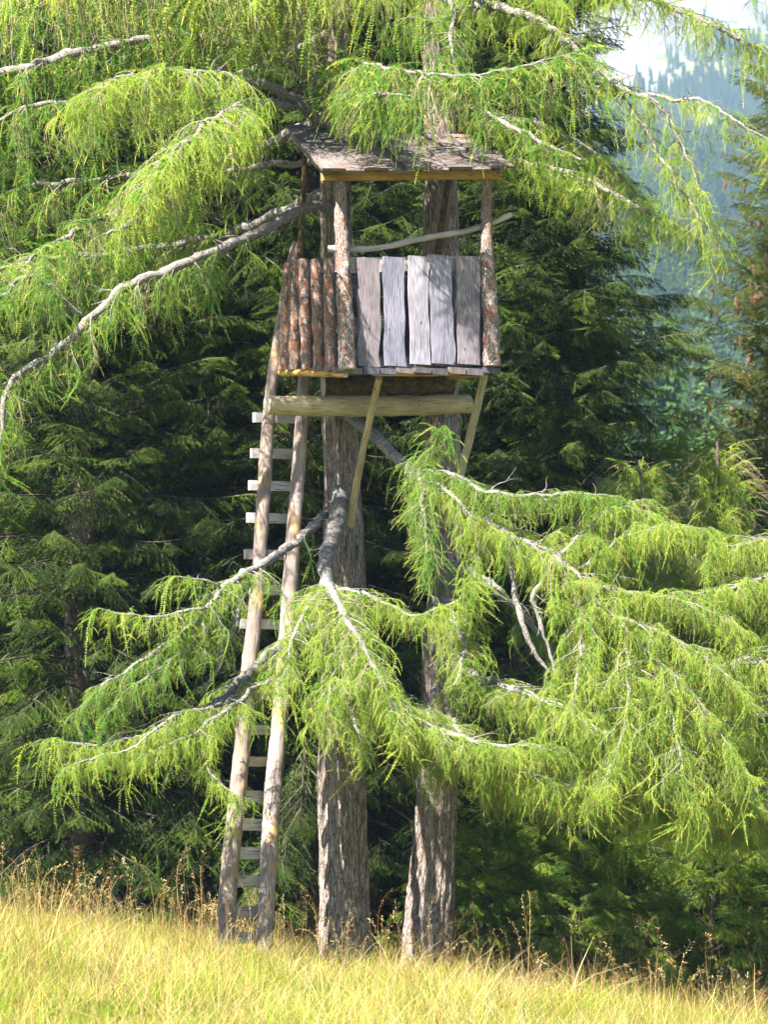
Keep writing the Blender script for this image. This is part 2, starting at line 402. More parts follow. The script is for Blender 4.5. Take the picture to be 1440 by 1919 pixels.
def scatter(name, ng, P, E, S, Vv, parent=None):
    """one object that carries many fine pieces (positions P, euler rotations E, scales S, variants Vv)"""
    P = np.array(P, dtype=np.float32).reshape(-1, 3)
    c = P.mean(0); me = bpy.data.meshes.new(name)
    me.vertices.add(len(P)); me.vertices.foreach_set('co', (P - c).ravel())
    a = me.attributes.new('rot', 'FLOAT_VECTOR', 'POINT'); a.data.foreach_set('vector', np.array(E, dtype=np.float32).ravel())
    a = me.attributes.new('scl', 'FLOAT', 'POINT'); a.data.foreach_set('value', np.array(S, dtype=np.float32).ravel())
    a = me.attributes.new('var', 'INT', 'POINT'); a.data.foreach_set('value', np.array(Vv, dtype=np.int32).ravel())
    o = bpy.data.objects.new(name, me); o.location = Vector(c.tolist())
    md = o.modifiers.new('pieces', 'NODES'); md.node_group = ng
    return tag(link(o, parent), kind='stuff')

def frame_euler(X, up=Vector((0, 0, 1)), roll=0.0):
    """euler of a frame with local x along X and local z as near up as it goes"""
    X = X.normalized(); Y = up.cross(X)
    if Y.length < 1e-4: Y = Vector((0, 1, 0))
    Y.normalize(); Z = X.cross(Y)
    if roll:
        c, s = math.cos(roll), math.sin(roll); Y, Z = Y * c + Z * s, Z * c - Y * s
    ry = -math.asin(max(-1, min(1, X.z)))
    return (math.atan2(Y.z, Z.z), ry, math.atan2(X.y, X.x))

# ---- fine piece meshes
def rand_dir(T, fwd, q):
    a = q.uniform(0, 6.283); ref = Vector((0.3, 0.5, 0.8))
    U = T.cross(ref).normalized(); W = T.cross(U)
    return ((U * math.cos(a) + W * math.sin(a)) + T * fwd).normalized()

def needle(mb, p, d, L, w, q, mi=0):
    s = d.cross(Vector((q.uniform(-1, 1), q.uniform(-1, 1), q.uniform(-1, 1)))).normalized() * w
    mb.add([p - s, p + s, p + d * L], [(0, 1, 2)], [[(0, 0)] * 3], mi)

def larch_strand(name, length, q, needle_mat, sides=3, out_frac=0.15, spread=0.3, nd=19, step=0.031):
    """weeping larch twig: leaves along +x, soon hangs along -z"""
    mb = MB()
    def twig(p, d, L, pull, depth):
        n = max(4, int(L / 0.05)); pts = [p.copy()]
        h = L / n
        for i in range(n):
            d = (d + Vector((q.gauss(0, 0.05), q.gauss(0, 0.05), -pull))).normalized()
            p = p + d * h; pts.append(p.copy())
        r0 = 0.0035 if depth == 0 else 0.002
        tube(mb, pts, [r0 * (1 - 0.6 * i / n) for i in range(n + 1)], 3, mi=1)
        tipL = q.uniform(0.03, 0.10)
        s = q.uniform(0, step); total = L
        while s < total:
            i = min(n - 1, int(s / h)); t = s / h - i
            pos = pts[i].lerp(pts[i + 1], t); T = (pts[i + 1] - pts[i]).normalized()
            left = total - s
            if left < tipL:
                for _ in range(3): needle(mb, pos, rand_dir(T, 1.5, q), q.uniform(0.008, 0.016), 0.0018, q, 2)
            else:
                l = 0.028 if left > 0.2 else 0.022
                for _ in range(nd): needle(mb, pos, rand_dir(T, q.uniform(-0.1, 0.9), q), l * q.uniform(0.7, 1.2), 0.0027, q, 0)
            s += step * q.uniform(0.7, 1.3)
        # bright growing tip
        e = pts[-1]; T = (pts[-1] - pts[-2]).normalized()
        tube(mb, [e - T * tipL, e, e + T * 0.03], [0.003, 0.0025, 0.0008], 3, mi=2)
        if depth == 0:
            for k in range(sides):
                i = int(n * q.uniform(0.08, 0.7)); a = q.uniform(0, 6.283)
                twig(pts[i].copy(), Vector((math.cos(a), math.sin(a), q.uniform(-0.5, 0.3))).normalized(), L * q.uniform(0.2, 0.5), 0.22, 1)
    twig(Vector((0, 0, 0)), Vector((1, 0, q.uniform(-0.1, 0.25))).normalized(), length, spread, 0)
    return mb.mesh(name, [needle_mat, M['twig'], M['tip']], False)

def bare_twig(name, q):
    mb = MB()
    for _ in range(3):
        p = Vector((0, 0, 0)); d = Vector((1, q.uniform(-0.6, 0.6), 0)).normalized(); pts = [p.copy()]
        for i in range(12):
            d = (d + Vector((q.gauss(0, 0.12), q.gauss(0, 0.12), -0.28))).normalized(); p = p + d * 0.06; pts.append(p.copy())
            if i % 2: tube(mb, [p, p + rand_dir(d, 0.5, q) * q.uniform(0.03, 0.12)], [0.002, 0.001], 3)
        tube(mb, pts, [0.0042 * (1 - 0.06 * i) for i in range(13)], 3)
    return mb.mesh(name, [M['twig']], False)

def spruce_spray(name, L, q, nmat, droop=0.03, hang=0.0, dens=1.0):
    mb = MB()
    def shoot(p, d, l, pull, w):
        n = max(2, int(l / 0.05)); h = l / n; pts = [p.copy()]
        for i in range(n):
            d = (d + Vector((q.gauss(0, 0.05), q.gauss(0, 0.05), -pull))).normalized(); p = p + d * h; pts.append(p.copy())
        tube(mb, pts, [w * (1 - 0.6 * i / n) for i in range(n + 1)], 3, mi=1)
        s = 0.0
        while s < l:
            i = min(n - 1, int(s / h)); pos = pts[i].lerp(pts[i + 1], s / h - i); T = (pts[i + 1] - pts[i]).normalized()
            for _ in range(5):
                nd = rand_dir(T, 0.9, q); nd.z = nd.z * 0.7 + 0.1
                needle(mb, pos, nd.normalized(), q.uniform(0.014, 0.021), 0.0024, q, 0)
            s += 0.0105 / dens
        return pts
    main = shoot(Vector((0, 0, 0)), Vector((1, 0, 0)), L, droop, 0.004)
    n = len(main) - 1; m = int(L / 0.036)
    for k in range(m):
        t = (k + 0.5) / m
        if t < 0.06: continue
        i = min(n - 1, int(t * n)); s = 1 if k % 2 else -1
        ll = L * 0.42 * (1 - t) ** 0.7 * q.uniform(0.7, 1.15) + 0.03
        d = Vector((0.75, s * q.uniform(0.7, 1.0), -hang + q.uniform(-0.12, 0.1))).normalized()
        pp = shoot(main[i].copy(), d, ll, droop + hang * 0.3, 0.002)
        if ll > 0.13:
            for e in (1, -1):
                j = len(pp) // 2
                dd = (d + Vector((0, e * 0.8, -hang * 0.8))).normalized() if e == 1 else (d + Vector((0.8, 0, -hang))).normalized()
                shoot(pp[j].copy(), dd, ll * 0.4, droop, 0.0015)
    return mb.mesh(name, [nmat, M['dead_twig']], False)

q = random.Random(11)
def strand_set(pref, nm):
    return [larch_strand(pref + '_twig', l, q, nm, sides=s, spread=sp) for l, s, sp in
            ((0.95, 3, 0.42), (0.80, 4, 0.34), (0.65, 3, 0.5), (1.05, 2, 0.40), (0.60, 6, 0.12), (0.50, 5, 0.07))] + [bare_twig(pref + '_bare_twig', q)]
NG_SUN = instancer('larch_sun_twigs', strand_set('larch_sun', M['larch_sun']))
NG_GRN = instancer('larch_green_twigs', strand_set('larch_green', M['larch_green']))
def spray_set(pref, nm):
    return [spruce_spray(pref + '_spray', 0.55, q, nm, d_, h_) for d_, h_ in ((0.02, 0.05), (0.05, 0.25), (0.03, 0.45), (0.08, 0.8))]
NG_SPR = instancer('spruce_sprays', spray_set('spruce', M['spruce']))
NG_FRE = instancer('spruce_fresh_sprays', spray_set('spruce_fresh', M['spruce_fresh']))
NG_OLI = instancer('spruce_olive_sprays', spray_set('spruce_olive', M['spruce_yellow']))

# ------------------------------------------------------------------ larches
def trunk_disp(amp, seed, freq=9.0):
    def d(a, L, r):
        x = math.cos(a) * r * freq + seed; y = math.sin(a) * r * freq
        n = mnoise.noise(Vector((x * 1.6, y * 1.6, L * 1.1 + seed)))
        n2 = mnoise.noise(Vector((x * 4, y * 4, L * 5 + seed)))
        big = mnoise.noise(Vector((x * 0.25, y * 0.25, L * 0.7)))
        return amp * ((0.5 - abs(n) * 2.4) + 0.35 * n2) + amp * 1.2 * big
    return d

def make_trunk(parent, pts, rad, m, seg=72, step=0.03, amp=0.026, seed=0, flare=True):
    P, r = catmull(pts, rad, step)
    mb = MB(); tube(mb, P, r, seg, trunk_disp(amp, seed), seed=seed)
    return mb.build('trunk', m, parent)

def grow(d, p, L, n, q, pull, jit=0.1):
    pts = [p.copy()]; h = L / n
    for i in range(n):
        d = (d + Vector((q.gauss(0, jit), q.gauss(0, jit), q.gauss(0, jit) - pull))).normalized()
        p = p + d * h; pts.append(p.copy())
    return pts

VAR = [0, 1, 2, 4, 4, 5, 5] * 3 + [0, 1, 2, 3, 6]
def larch_limb(parent, pix, rpx, ng=NG_SUN, thick=2, start=0.2, end=1.0, secs=9.0, sec_len=(0.3, 0.8), scale=(0.4, 0.9), spacing=0.05,
               pull=0.05, toward=0.0, seed=1, lumpy=0.35, bushy=1.0, variants=None, up=0.1, bark_m=None):
    """pix: (px, py, Y) along the limb as it stands in the place; rpx: radii in the same pixels"""
    if 70 <= seed < 130:
        scale = (scale[0] * 0.75, scale[1] * 0.8); spacing = 0.034; secs *= 1.3; thick = 6
    q = random.Random(seed)
    pts = [at(*p) for p in pix]; rad = [r * (0.86 if r > 8 else 0.72) * p[2] / F for r, p in zip(rpx, pix)]
    P, r = catmull(pts, rad, 0.05)
    mb = MB()
    def dsp(a, L, rr):
        return rr * lumpy * mnoise.noise(Vector((math.cos(a) * 1.3 + seed, math.sin(a) * 1.3, L * 11))) * 1.2
    # crooked line
    for i in range(2, len(P) - 1):
        P[i] = P[i] + Vector((mnoise.noise(Vector((i * 0.23, seed, 0))), mnoise.noise(Vector((i * 0.23, seed, 5))), mnoise.noise(Vector((i * 0.23, seed, 9))))) * 0.035 + Vector((mnoise.noise(Vector((i * 0.7, seed, 2))), 0, mnoise.noise(Vector((i * 0.7, seed, 6))))) * 0.018
    tube(mb, P, r, 9, dsp, seed=seed)
    pos = []; E = []; S = []; V = []
    for i in range(4, len(P) - 3):
        if q.random() < 0.28:
            T = (P[i + 1] - P[i]).normalized(); x = rand_dir(T, 0.5, q); L_ = q.uniform(0.05, 0.32)
            w_ = grow(x, P[i], L_, 5, q, 0.12, 0.22); tube(mb, w_, [min(r[i] * 0.45, 0.009) * (1 - 0.16 * k) for k in range(6)], 4, seed=i)
            if q.random() < 0.5: tube(mb, grow(rand_dir(T, 0.5, q), w_[3], L_ * 0.6, 3, q, 0.1, 0.25), [0.003, 0.0025, 0.002, 0.001], 3, seed=i)
            if ng is not None and q.random() < 0.5:
                pos.append(P[i].to_tuple()); E.append(frame_euler(Vector((x.x, x.y, max(-0.3, min(0.3, x.z)))))); S.append(q.uniform(0.25, 0.6)); V.append(6)
    if ng is not None:
        tot = sum((P[i + 1] - P[i]).length for i in range(len(P) - 1)); acc = 0.0
        nxt = tot * start; side = 1
        for i in range(len(P) - 1):
            seg = P[i + 1] - P[i]; l = seg.length; T = seg.normalized()
            while acc + l >= nxt and nxt <= tot * end:
                p = P[i] + T * (nxt - acc); side = -side
                H = T.cross(Vector((0, 0, 1)))
                if H.length < 0.2: a = q.uniform(0, 6.28); H = Vector((math.cos(a), math.sin(a), 0))
                H.normalize()
                f = nxt / tot; taper = 1.0 - 0.45 * max(0, (f - 0.6) / 0.4)
                d = (T * q.uniform(0.2, 0.9) + H * side * q.uniform(0.4, 1.0) + Vector((0, -toward, q.uniform(-0.1, up) + up * 0.5))).normalized()
                SL = q.uniform(*sec_len) * taper; n = max(3, int(SL / 0.06))
                sp = grow(d, p, SL, n, q, pull, 0.07)
                r0 = min(0.008, r[i] * 0.4) * (0.6 + SL)
                tube(mb, sp, [r0 * (1 - 0.75 * k / n) for k in range(n + 1)], 4, seed=nxt)
                s = q.uniform(0.02, 0.08)
                while s < SL:
                    k = min(n - 1, int(s / (SL / n))); pp = sp[k].lerp(sp[k + 1], s / (SL / n) - k)
                    dd = (sp[k + 1] - sp[k]).normalized()
                    hh = dd.cross(Vector((0, 0, 1))); sgn = 1 if q.random() < 0.5 else -1
                    x = (dd * q.uniform(0.2, 1) + hh * sgn * q.uniform(0.3, 1) + Vector((0, 0, q.uniform(-0.25, 0.15)))).normalized()
                    pos.append(pp.to_tuple()); x.z = max(-0.4, min(0.3, x.z)); E.append(frame_euler(x, roll=q.uniform(-0.2, 0.2)))
                    S.append(q.uniform(*scale) * (1 - 0.35 * s / SL)); V.append(q.choice(variants) if variants else q.choice(VAR))
                    s += spacing * q.uniform(0.5, 1.5)
                # leading shoot
                pos.append(sp[-1].to_tuple()); E.append(frame_euler((sp[-1] - sp[-2]).normalized(), roll=q.uniform(-0.5, 0.5)))
                S.append(q.uniform(0.4, 0.7)); V.append(4)
                for kk in range(thick):
                    x = (T * q.uniform(-0.2, 1) + H * q.uniform(-1, 1) + Vector((0, -0.35 if kk > 1 else 0, q.uniform(-0.3, 0.5)))).normalized()
                    x.z = max(-0.35, min(0.55 if kk > 1 else 0.35, x.z))
                    pos.append((p + T * q.uniform(-0.05, 0.05)).to_tuple()); E.append(frame_euler(x, roll=q.uniform(-0.5, 0.5)))
                    S.append(q.uniform(*scale) * 0.85); V.append((q.choice(variants) if variants else q.choice(VAR)) if kk < 2 else q.choice((4, 5, 5)))
                nxt += q.uniform(0.6, 1.4) / secs
            acc += l
        # limb tip
        for _ in range(3):
            pos.append(P[-1].to_tuple()); x = ((P[-1] - P[-2]).normalized() + Vector((R(-.4, .4), R(-.4, .4), R(-.4, .2)))).normalized()
            E.append(frame_euler(x)); S.append(q.uniform(0.5, 0.8)); V.append(q.choice([4, 5]))
    limb = mb.build('limb', bark_m or M['limb_bark'], parent)
    if pos: scatter('needles', ng, pos, E, S, V, limb)
    return limb

YA, YB = 33.25, 33.6
baseA = at(648, 1842, YA); baseB = at(796, 1850, YB)
larchA = empty('larch_tree', baseA, 'tall larch carrying the left side of the hunting stand, just right of the ladder', 'tree', 'larches holding the hunting stand')
larchB = empty('larch_tree', baseB, 'tall larch with dark grey bark behind the right side of the hunting stand', 'tree', 'larches holding the hunting stand')
def trunk_px(par, rows, Y, seed):
    make_trunk(par, [at(x, y, Y) for x, y, _ in rows], [w * Y / F for _, _, w in rows], M['larch_bark'], seed=seed)
trunk_px(larchA, [(650, 1930, 95), (649, 1870, 70), (648, 1805, 54), (646, 1700, 48), (642, 1550, 44), (642, 1350, 40), (645, 1150, 38), (644, 1000, 37), (640, 850, 34), (632, 650, 31), (628, 450, 29), (628, 250, 27), (632, 100, 20), (634, -100, 17), (640, -700, 11), (642, -1300, 3)], YA, 3.0)
trunk_px(larchB, [(790, 1945, 95), (795, 1890, 70), (800, 1825, 53), (806, 1700, 45), (816, 1550, 41), (826, 1350, 36), (834, 1150, 31), (834, 1000, 30), (830, 850, 33), (828, 650, 32), (828, 450, 32), (826, 250, 27), (816, 100, 20), (812, -100, 17), (808, -700, 11), (806, -1300, 3)], YB, 8.0)

LA = larchA; LB = larchB
# long bare limb to the left
larch_limb(LA, [(628, 398, 33.1), (600, 386, 32.7), (560, 396, 32.4), (500, 428, 32.1), (440, 455, 31.8), (380, 480, 31.5), (300, 512, 31.2), (215, 552, 31.0), (170, 600, 30.9), (110, 652, 30.8), (55, 690, 30.7), (15, 722, 30.6), (4, 800, 30.5), (-6, 860, 30.5)],
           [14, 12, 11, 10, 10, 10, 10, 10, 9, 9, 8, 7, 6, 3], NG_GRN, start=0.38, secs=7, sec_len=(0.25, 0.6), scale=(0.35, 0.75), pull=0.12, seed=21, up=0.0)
# limb crossing the top left
larch_limb(LA, [(628, 175, 33.1), (540, 120, 32.6), (470, 90, 32.2), (410, 77, 31.9), (330, 71, 31.7), (250, 78, 31.5), (140, 101, 31.3), (60, 124, 31.2), (-20, 138, 31.1), (-160, 150, 31.0)],
           [12, 11, 10, 9, 9, 9, 10, 10, 9, 7], NG_GRN, start=0.25, secs=5, sec_len=(0.2, 0.5), scale=(0.5, 1.0), pull=0.12, seed=22, up=0.0)
# bright bough at upper left, reaching toward the meadow
larch_limb(LA, [(622, 250, 33.0), (540, 180, 32.2), (460, 150, 31.4), (380, 140, 30.8), (300, 135, 30.4), (220, 150, 30.1), (150, 178, 29.9)],
           [12, 11, 10, 9, 7, 5, 3], NG_SUN, start=0.56, secs=16, sec_len=(0.4, 0.8), scale=(0.45, 0.9), pull=0.09, toward=0.3, seed=23)
larch_limb(LA, [(545, 200, 32.3), (470, 190, 31.2), (420, 212, 30.5), (380, 240, 30.1), (310, 300, 29.8), (250, 360, 29.6)],
           [9, 8, 8, 7, 6, 3], NG_SUN, start=0.42, secs=18, sec_len=(0.35, 0.75), scale=(0.45, 0.95), pull=0.1, toward=0.2, seed=24)
larch_limb(LA, [(412, 130, 31.3), (405, 190, 30.9), (360, 280, 30.4), (300, 355, 30.1), (250, 415, 29.9), (200, 440, 29.8)],
           [8, 8, 9, 10, 9, 4], NG_SUN, start=0.55, secs=12, sec_len=(0.2, 0.45), scale=(0.3, 0.6), pull=0.12, seed=25)
# curtains hanging from the boughs above the picture
k = 0
for (y0, Y, x0, x1, s0, s1, ng) in ((-60, 30.9, 640, 30, 0.8, 1.45, NG_SUN), (-90, 31.9, 690, -80, 1.0, 1.8, NG_GRN), (-40, 32.5, 600, -200, 0.8, 1.4, NG_GRN), (-20, 31.4, 560, 330, 0.9, 1.5, NG_SUN)):
    k += 1
    larch_limb(LA, [(632, y0 + 40, 33.2), (x0 * 0.8 + x1 * 0.2, y0 - 10, Y + 0.6), ((x0 + x1) / 2, y0 - 15, Y), (x0 * 0.2 + x1 * 0.8, y0 + 10, Y - 0.2), (x1, y0 + 45, Y - 0.3)],
               [13, 11, 9, 7, 3], ng, start=0.16, secs=6.5, sec_len=(0.3, 0.7), scale=(s0, s1), pull=0.08, seed=30 + k, variants=[0, 1, 2, 3, 0, 3], spacing=0.095)
# background curtains, far left
for j, (x, y, Y) in enumerate(((-60, 330, 34.5), (-40, 180, 34.2), (-80, 470, 34.0))):
    larch_limb(LA, [(628, y - 120, 33.3), (420, y - 30, 34.0), (200, y + 5, Y), (60, y + 20, Y), (x, y + 60, Y)], [11, 10, 8, 6, 3], NG_GRN,
               start=0.3, secs=6, sec_len=(0.3, 0.7), scale=(0.6, 1.2), pull=0.1, seed=40 + j, variants=[0, 1, 2, 3], up=0.0)
larch_limb(LA, [(150, 590, 31.0), (60, 520, 30.6), (0, 555, 30.4), (-60, 590, 30.3)], [6, 6, 6, 3], NG_GRN, start=0.2, secs=10, sec_len=(0.2, 0.5), scale=(0.4, 0.8), seed=46)
larch_limb(LA, [(618, 300, 33.2), (440, 320, 33.2), (280, 370, 32.6), (130, 440, 31.8), (40, 500, 31.3)], [9, 8, 8, 7, 3], NG_GRN, start=0.3, secs=10, sec_len=(0.25, 0.6), scale=(0.5, 0.95), seed=47, variants=[0, 1, 2, 3])
# green twigs over the roof
larch_limb(LA, [(636, 120, 33.0), (660, 118, 32.0), (720, 126, 31.0), (800, 140, 30.7), (880, 142, 30.6), (960, 130, 30.6), (1030, 112, 30.7), (1085, 98, 30.9)],
           [9, 6, 5, 5, 4, 4, 3, 2], NG_GRN, start=0.12, secs=15, sec_len=(0.12, 0.32), scale=(0.65, 1.15), pull=0.12, seed=51, variants=[0, 1, 2, 3], up=0.0)
larch_limb(LA, [(640, 150, 33.0), (665, 160, 31.5), (710, 175, 30.8), (770, 180, 30.6)], [8, 6, 5, 3], NG_GRN, start=0.3, secs=15, sec_len=(0.15, 0.35), scale=(0.5, 0.9), pull=0.12, seed=52, up=0.0)
larch_limb(LA, [(632, -20, 33.1), (660, -40, 32.0), (730, -30, 31.2), (790, -35, 30.9)], [8, 6, 5, 3], NG_SUN, start=0.2, secs=11, sec_len=(0.2, 0.4), scale=(0.5, 0.9), seed=53, variants=[0, 1, 2, 3])
# right side upper limbs (second larch)
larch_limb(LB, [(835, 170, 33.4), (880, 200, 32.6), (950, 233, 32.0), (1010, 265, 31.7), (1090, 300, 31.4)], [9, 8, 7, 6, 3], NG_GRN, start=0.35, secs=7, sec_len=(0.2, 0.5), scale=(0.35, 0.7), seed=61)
larch_limb(LB, [(840, 190, 33.5), (920, 220, 32.9), (1020, 236, 32.6), (1120, 290, 32.3), (1200, 370, 32.1)], [8, 8, 7, 5, 3], NG_SUN, start=0.35, secs=9, sec_len=(0.3, 0.6), scale=(0.4, 0.8), seed=62)
larch_limb(LB, [(820, -30, 33.4), (900, 5, 32.4), (960, 22, 32.0), (1010, 40, 31.7), (1060, 75, 31.4), (1110, 120, 31.2), (1170, 168, 31.0), (1230, 192, 30.9), (1262, 240, 30.8), (1290, 300, 30.7), (1330, 380, 30.6)],
           [11, 10, 10, 9, 8, 7, 6, 6, 5, 4, 2], NG_SUN, start=0.15, secs=9, sec_len=(0.2, 0.5), scale=(0.3, 0.6), seed=63)
larch_limb(LB, [(1200, 178, 31.0), (1270, 186, 30.8), (1330, 195, 30.6), (1390, 235, 30.4), (1450, 265, 30.3)], [5, 5, 4, 3, 2], NG_SUN, start=0.15, secs=7, sec_len=(0.15, 0.4), scale=(0.3, 0.6), seed=64)
larch_limb(LB, [(815, -120, 33.4), (950, -60, 32.3), (1100, -30, 31.6), (1250, 10, 31.2), (1360, 60, 31.0), (1470, 120, 30.9)], [12, 11, 9, 7, 5, 3], NG_SUN, start=0.25, secs=9, sec_len=(0.3, 0.6), scale=(0.4, 0.75), seed=65)
larch_limb(LB, [(832, 260, 33.5), (960, 300, 32.8), (1080, 330, 32.2), (1200, 390, 31.8), (1300, 440, 31.6)], [9, 8, 7, 5, 2], NG_SUN, start=0.3, secs=10, sec_len=(0.3, 0.6), scale=(0.35, 0.8), seed=66)
larch_limb(LB, [(1130, 130, 31.2), (1200, 230, 31.0), (1260, 330, 30.8), (1310, 400, 30.7), (1350, 470, 30.6)], [6, 5, 5, 4, 2], NG_SUN, start=0.2, secs=9, sec_len=(0.2, 0.45), scale=(0.3, 0.6), seed=67)
larch_limb(LB, [(820, -260, 33.3), (960, -190, 32.0), (1150, -130, 31.2), (1300, -90, 30.8), (1450, -40, 30.6)], [12, 11, 9, 7, 4], NG_SUN, start=0.25, secs=3, sec_len=(0.3, 0.7), scale=(0.5, 0.9), seed=68)
larch_limb(LB, [(818, -60, 33.3), (860, -70, 32.2), (930, -50, 31.5), (1000, -20, 31.1), (1050, 0, 30.9)], [9, 8, 7, 5, 3], NG_SUN, start=0.3, secs=10, sec_len=(0.2, 0.45), scale=(0.3, 0.6), seed=69)
# left lower sprays
larch_limb(LA, [(618, 955, 33.0), (590, 985, 32.5), (545, 1022, 32.0), (500, 1052, 31.5), (455, 1078, 31.1), (415, 1105, 30.9), (385, 1150, 30.7), (330, 1195, 30.6), (260, 1240, 30.5), (190, 1290, 30.4), (150, 1325, 30.4)],
           [10, 9, 9, 9, 9, 8, 7, 6, 5, 4, 2], NG_GRN, start=0.45, secs=13, sec_len=(0.15, 0.42), scale=(0.3, 0.62), pull=0.08, seed=71, lumpy=0.6)
larch_limb(LA, [(415, 1105, 30.9), (395, 1130, 30.7), (330, 1150, 30.5), (250, 1155, 30.4), (185, 1140, 30.3)], [5, 5, 4, 3, 2], NG_SUN, start=0.1, secs=9, sec_len=(0.08, 0.2), scale=(0.2, 0.5), seed=72)
larch_limb(LA, [(415, 1105, 30.9), (400, 1090, 30.8), (360, 1085, 30.7), (330, 1080, 30.6)], [4, 3, 3, 2], NG_SUN, start=0.2, secs=8, sec_len=(0.05, 0.12), scale=(0.15, 0.3), seed=73)
larch_limb(LA, [(470, 1070, 31.2), (458, 1110, 31.1), (440, 1170, 31.0), (415, 1210, 30.9), (408, 1260, 30.9), (370, 1300, 30.8)], [6, 7, 7, 8, 6, 3], None, seed=74, lumpy=1.0)
larch_limb(LA, [(610, 1165, 32.9), (570, 1185, 32.3), (520, 1215, 31.8), (465, 1265, 31.4), (410, 1318, 31.0), (350, 1345, 30.7), (290, 1372, 30.5), (220, 1392, 30.4), (160, 1396, 30.3), (100, 1385, 30.2)],
           [13, 12, 11, 12, 11, 10, 8, 7, 5, 2], NG_SUN, start=0.42, secs=16, sec_len=(0.15, 0.45), scale=(0.3, 0.6), pull=0.07, seed=75, lumpy=0.6)
larch_limb(LA, [(530, 1258, 31.4), (490, 1285, 31.0), (430, 1325, 30.7), (380, 1370, 30.5), (390, 1440, 30.4), (440, 1490, 30.3)], [6, 6, 6, 5, 4, 2], NG_SUN, start=0.4, secs=13, sec_len=(0.1, 0.3), scale=(0.25, 0.5), seed=76)
larch_limb(LA, [(430, 1320, 30.9), (330, 1340, 30.4), (250, 1400, 30.2), (180, 1420, 30.1), (120, 1440, 30.0)], [5, 5, 4, 3, 2], NG_SUN, start=0.15, secs=13, sec_len=(0.1, 0.3), scale=(0.25, 0.5), seed=77)
larch_limb(LA, [(480, 1062, 31.4), (400, 1165, 30.9), (330, 1230, 30.6), (260, 1280, 30.4), (200, 1330, 30.3)], [5, 5, 4, 3, 2], NG_GRN, start=0.35, secs=12, sec_len=(0.12, 0.35), scale=(0.3, 0.6), seed=78)
larch_limb(LA, [(470, 1262, 31.4), (400, 1350, 30.6), (330, 1390, 30.3), (250, 1425, 30.2)], [6, 5, 4, 2], NG_SUN, start=0.3, secs=13, sec_len=(0.12, 0.35), scale=(0.3, 0.55), seed=79)
# central bough that comes forward off the left trunk
larch_limb(LA, [(638, 885, 33.45), (637, 925, 33.08), (633, 962, 32.65), (622, 1010, 32.3), (608, 1045, 31.9), (612, 1090, 31.5), (622, 1112, 31.0), (650, 1160, 30.6), (690, 1230, 30.3), (730, 1310, 30.1), (760, 1360, 30.0)],
           [15, 18, 17, 16, 16, 15, 12, 9, 8, 7, 3], NG_SUN, start=0.5, secs=16, sec_len=(0.2, 0.6), scale=(0.35, 0.7), seed=81, toward=0.2, lumpy=0.4)
larch_limb(LA, [(615, 1095, 31.4), (590, 1120, 31.0), (560, 1170, 30.7), (540, 1230, 30.5), (530, 1290, 30.4)], [7, 6, 5, 4, 2], NG_SUN, start=0.1, secs=13, sec_len=(0.15, 0.4), scale=(0.35, 0.65), seed=82)
larch_limb(LA, [(625, 1105, 31.2), (680, 1110, 30.9), (760, 1150, 30.6), (830, 1140, 30.4), (875, 1095, 30.3)], [6, 5, 4, 3, 2], NG_SUN, start=0.1, secs=9, sec_len=(0.15, 0.35), scale=(0.3, 0.6), seed=83)
larch_limb(LA, [(640, 1150, 30.7), (640, 1220, 30.4), (620, 1290, 30.2), (600, 1350, 30.1)], [5, 5, 4, 2], NG_SUN, start=0.1, secs=13, sec_len=(0.15, 0.4), scale=(0.35, 0.7), seed=84, toward=0.2)
larch_limb(LA, [(660, 1270, 33.0), (700, 1295, 32.0), (745, 1325, 31.2), (820, 1370, 30.8), (920, 1395, 30.6), (1020, 1400, 30.5), (1110, 1420, 30.4)],
           [13, 13, 12, 9, 7, 5, 3], NG_SUN, start=0.3, secs=15, sec_len=(0.25, 0.6), scale=(0.4, 0.75), seed=85, lumpy=0.6)
# great limb running down to the right
larch_limb(LA, [(655, 780, 33.1), (700, 815, 32.6), (750, 865, 32.1), (800, 905, 31.7), (860, 948, 31.4), (930, 992, 31.1), (1000, 1025, 30.9), (1045, 1045, 30.8), (1095, 1095, 30.6), (1150, 1155, 30.4), (1200, 1215, 30.3), (1240, 1275, 30.2), (1270, 1350, 30.1)],
           [13, 13, 12, 12, 12, 12, 11, 10, 8, 7, 7, 6, 3], NG_SUN, start=0.42, secs=13, sec_len=(0.3, 0.75), scale=(0.35, 0.75), seed=91, lumpy=0.35, up=0.35)
larch_limb(LA, [(770, 880, 31.9), (795, 855, 31.5), (815, 830, 31.3), (830, 800, 31.2)], [4, 4, 3, 2], NG_GRN, start=0.1, secs=16, sec_len=(0.06, 0.16), scale=(0.2, 0.4), seed=92)
larch_limb(LA, [(785, 880, 31.7), (792, 930, 31.3), (798, 1000, 31.1), (806, 1060, 31.0)], [5, 5, 4, 2], NG_GRN, start=0.05, secs=15, sec_len=(0.05, 0.14), scale=(0.4, 0.8), seed=93, variants=[0, 3])
larch_limb(LA, [(800, 880, 31.6), (850, 890, 31.2), (900, 915, 31.0), (960, 930, 30.9), (1060, 925, 30.8), (1160, 930, 30.8)], [5, 5, 5, 5, 4, 2], NG_GRN, start=0.05, secs=11, sec_len=(0.12, 0.35), scale=(0.3, 0.65), seed=94)
larch_limb(LA, [(948, 1002, 31.0), (955, 1050, 30.9), (968, 1110, 30.9), (980, 1175, 30.8), (1005, 1225, 30.8), (1030, 1260, 30.8)], [8, 8, 7, 7, 6, 3], None, seed=95, lumpy=0.7)
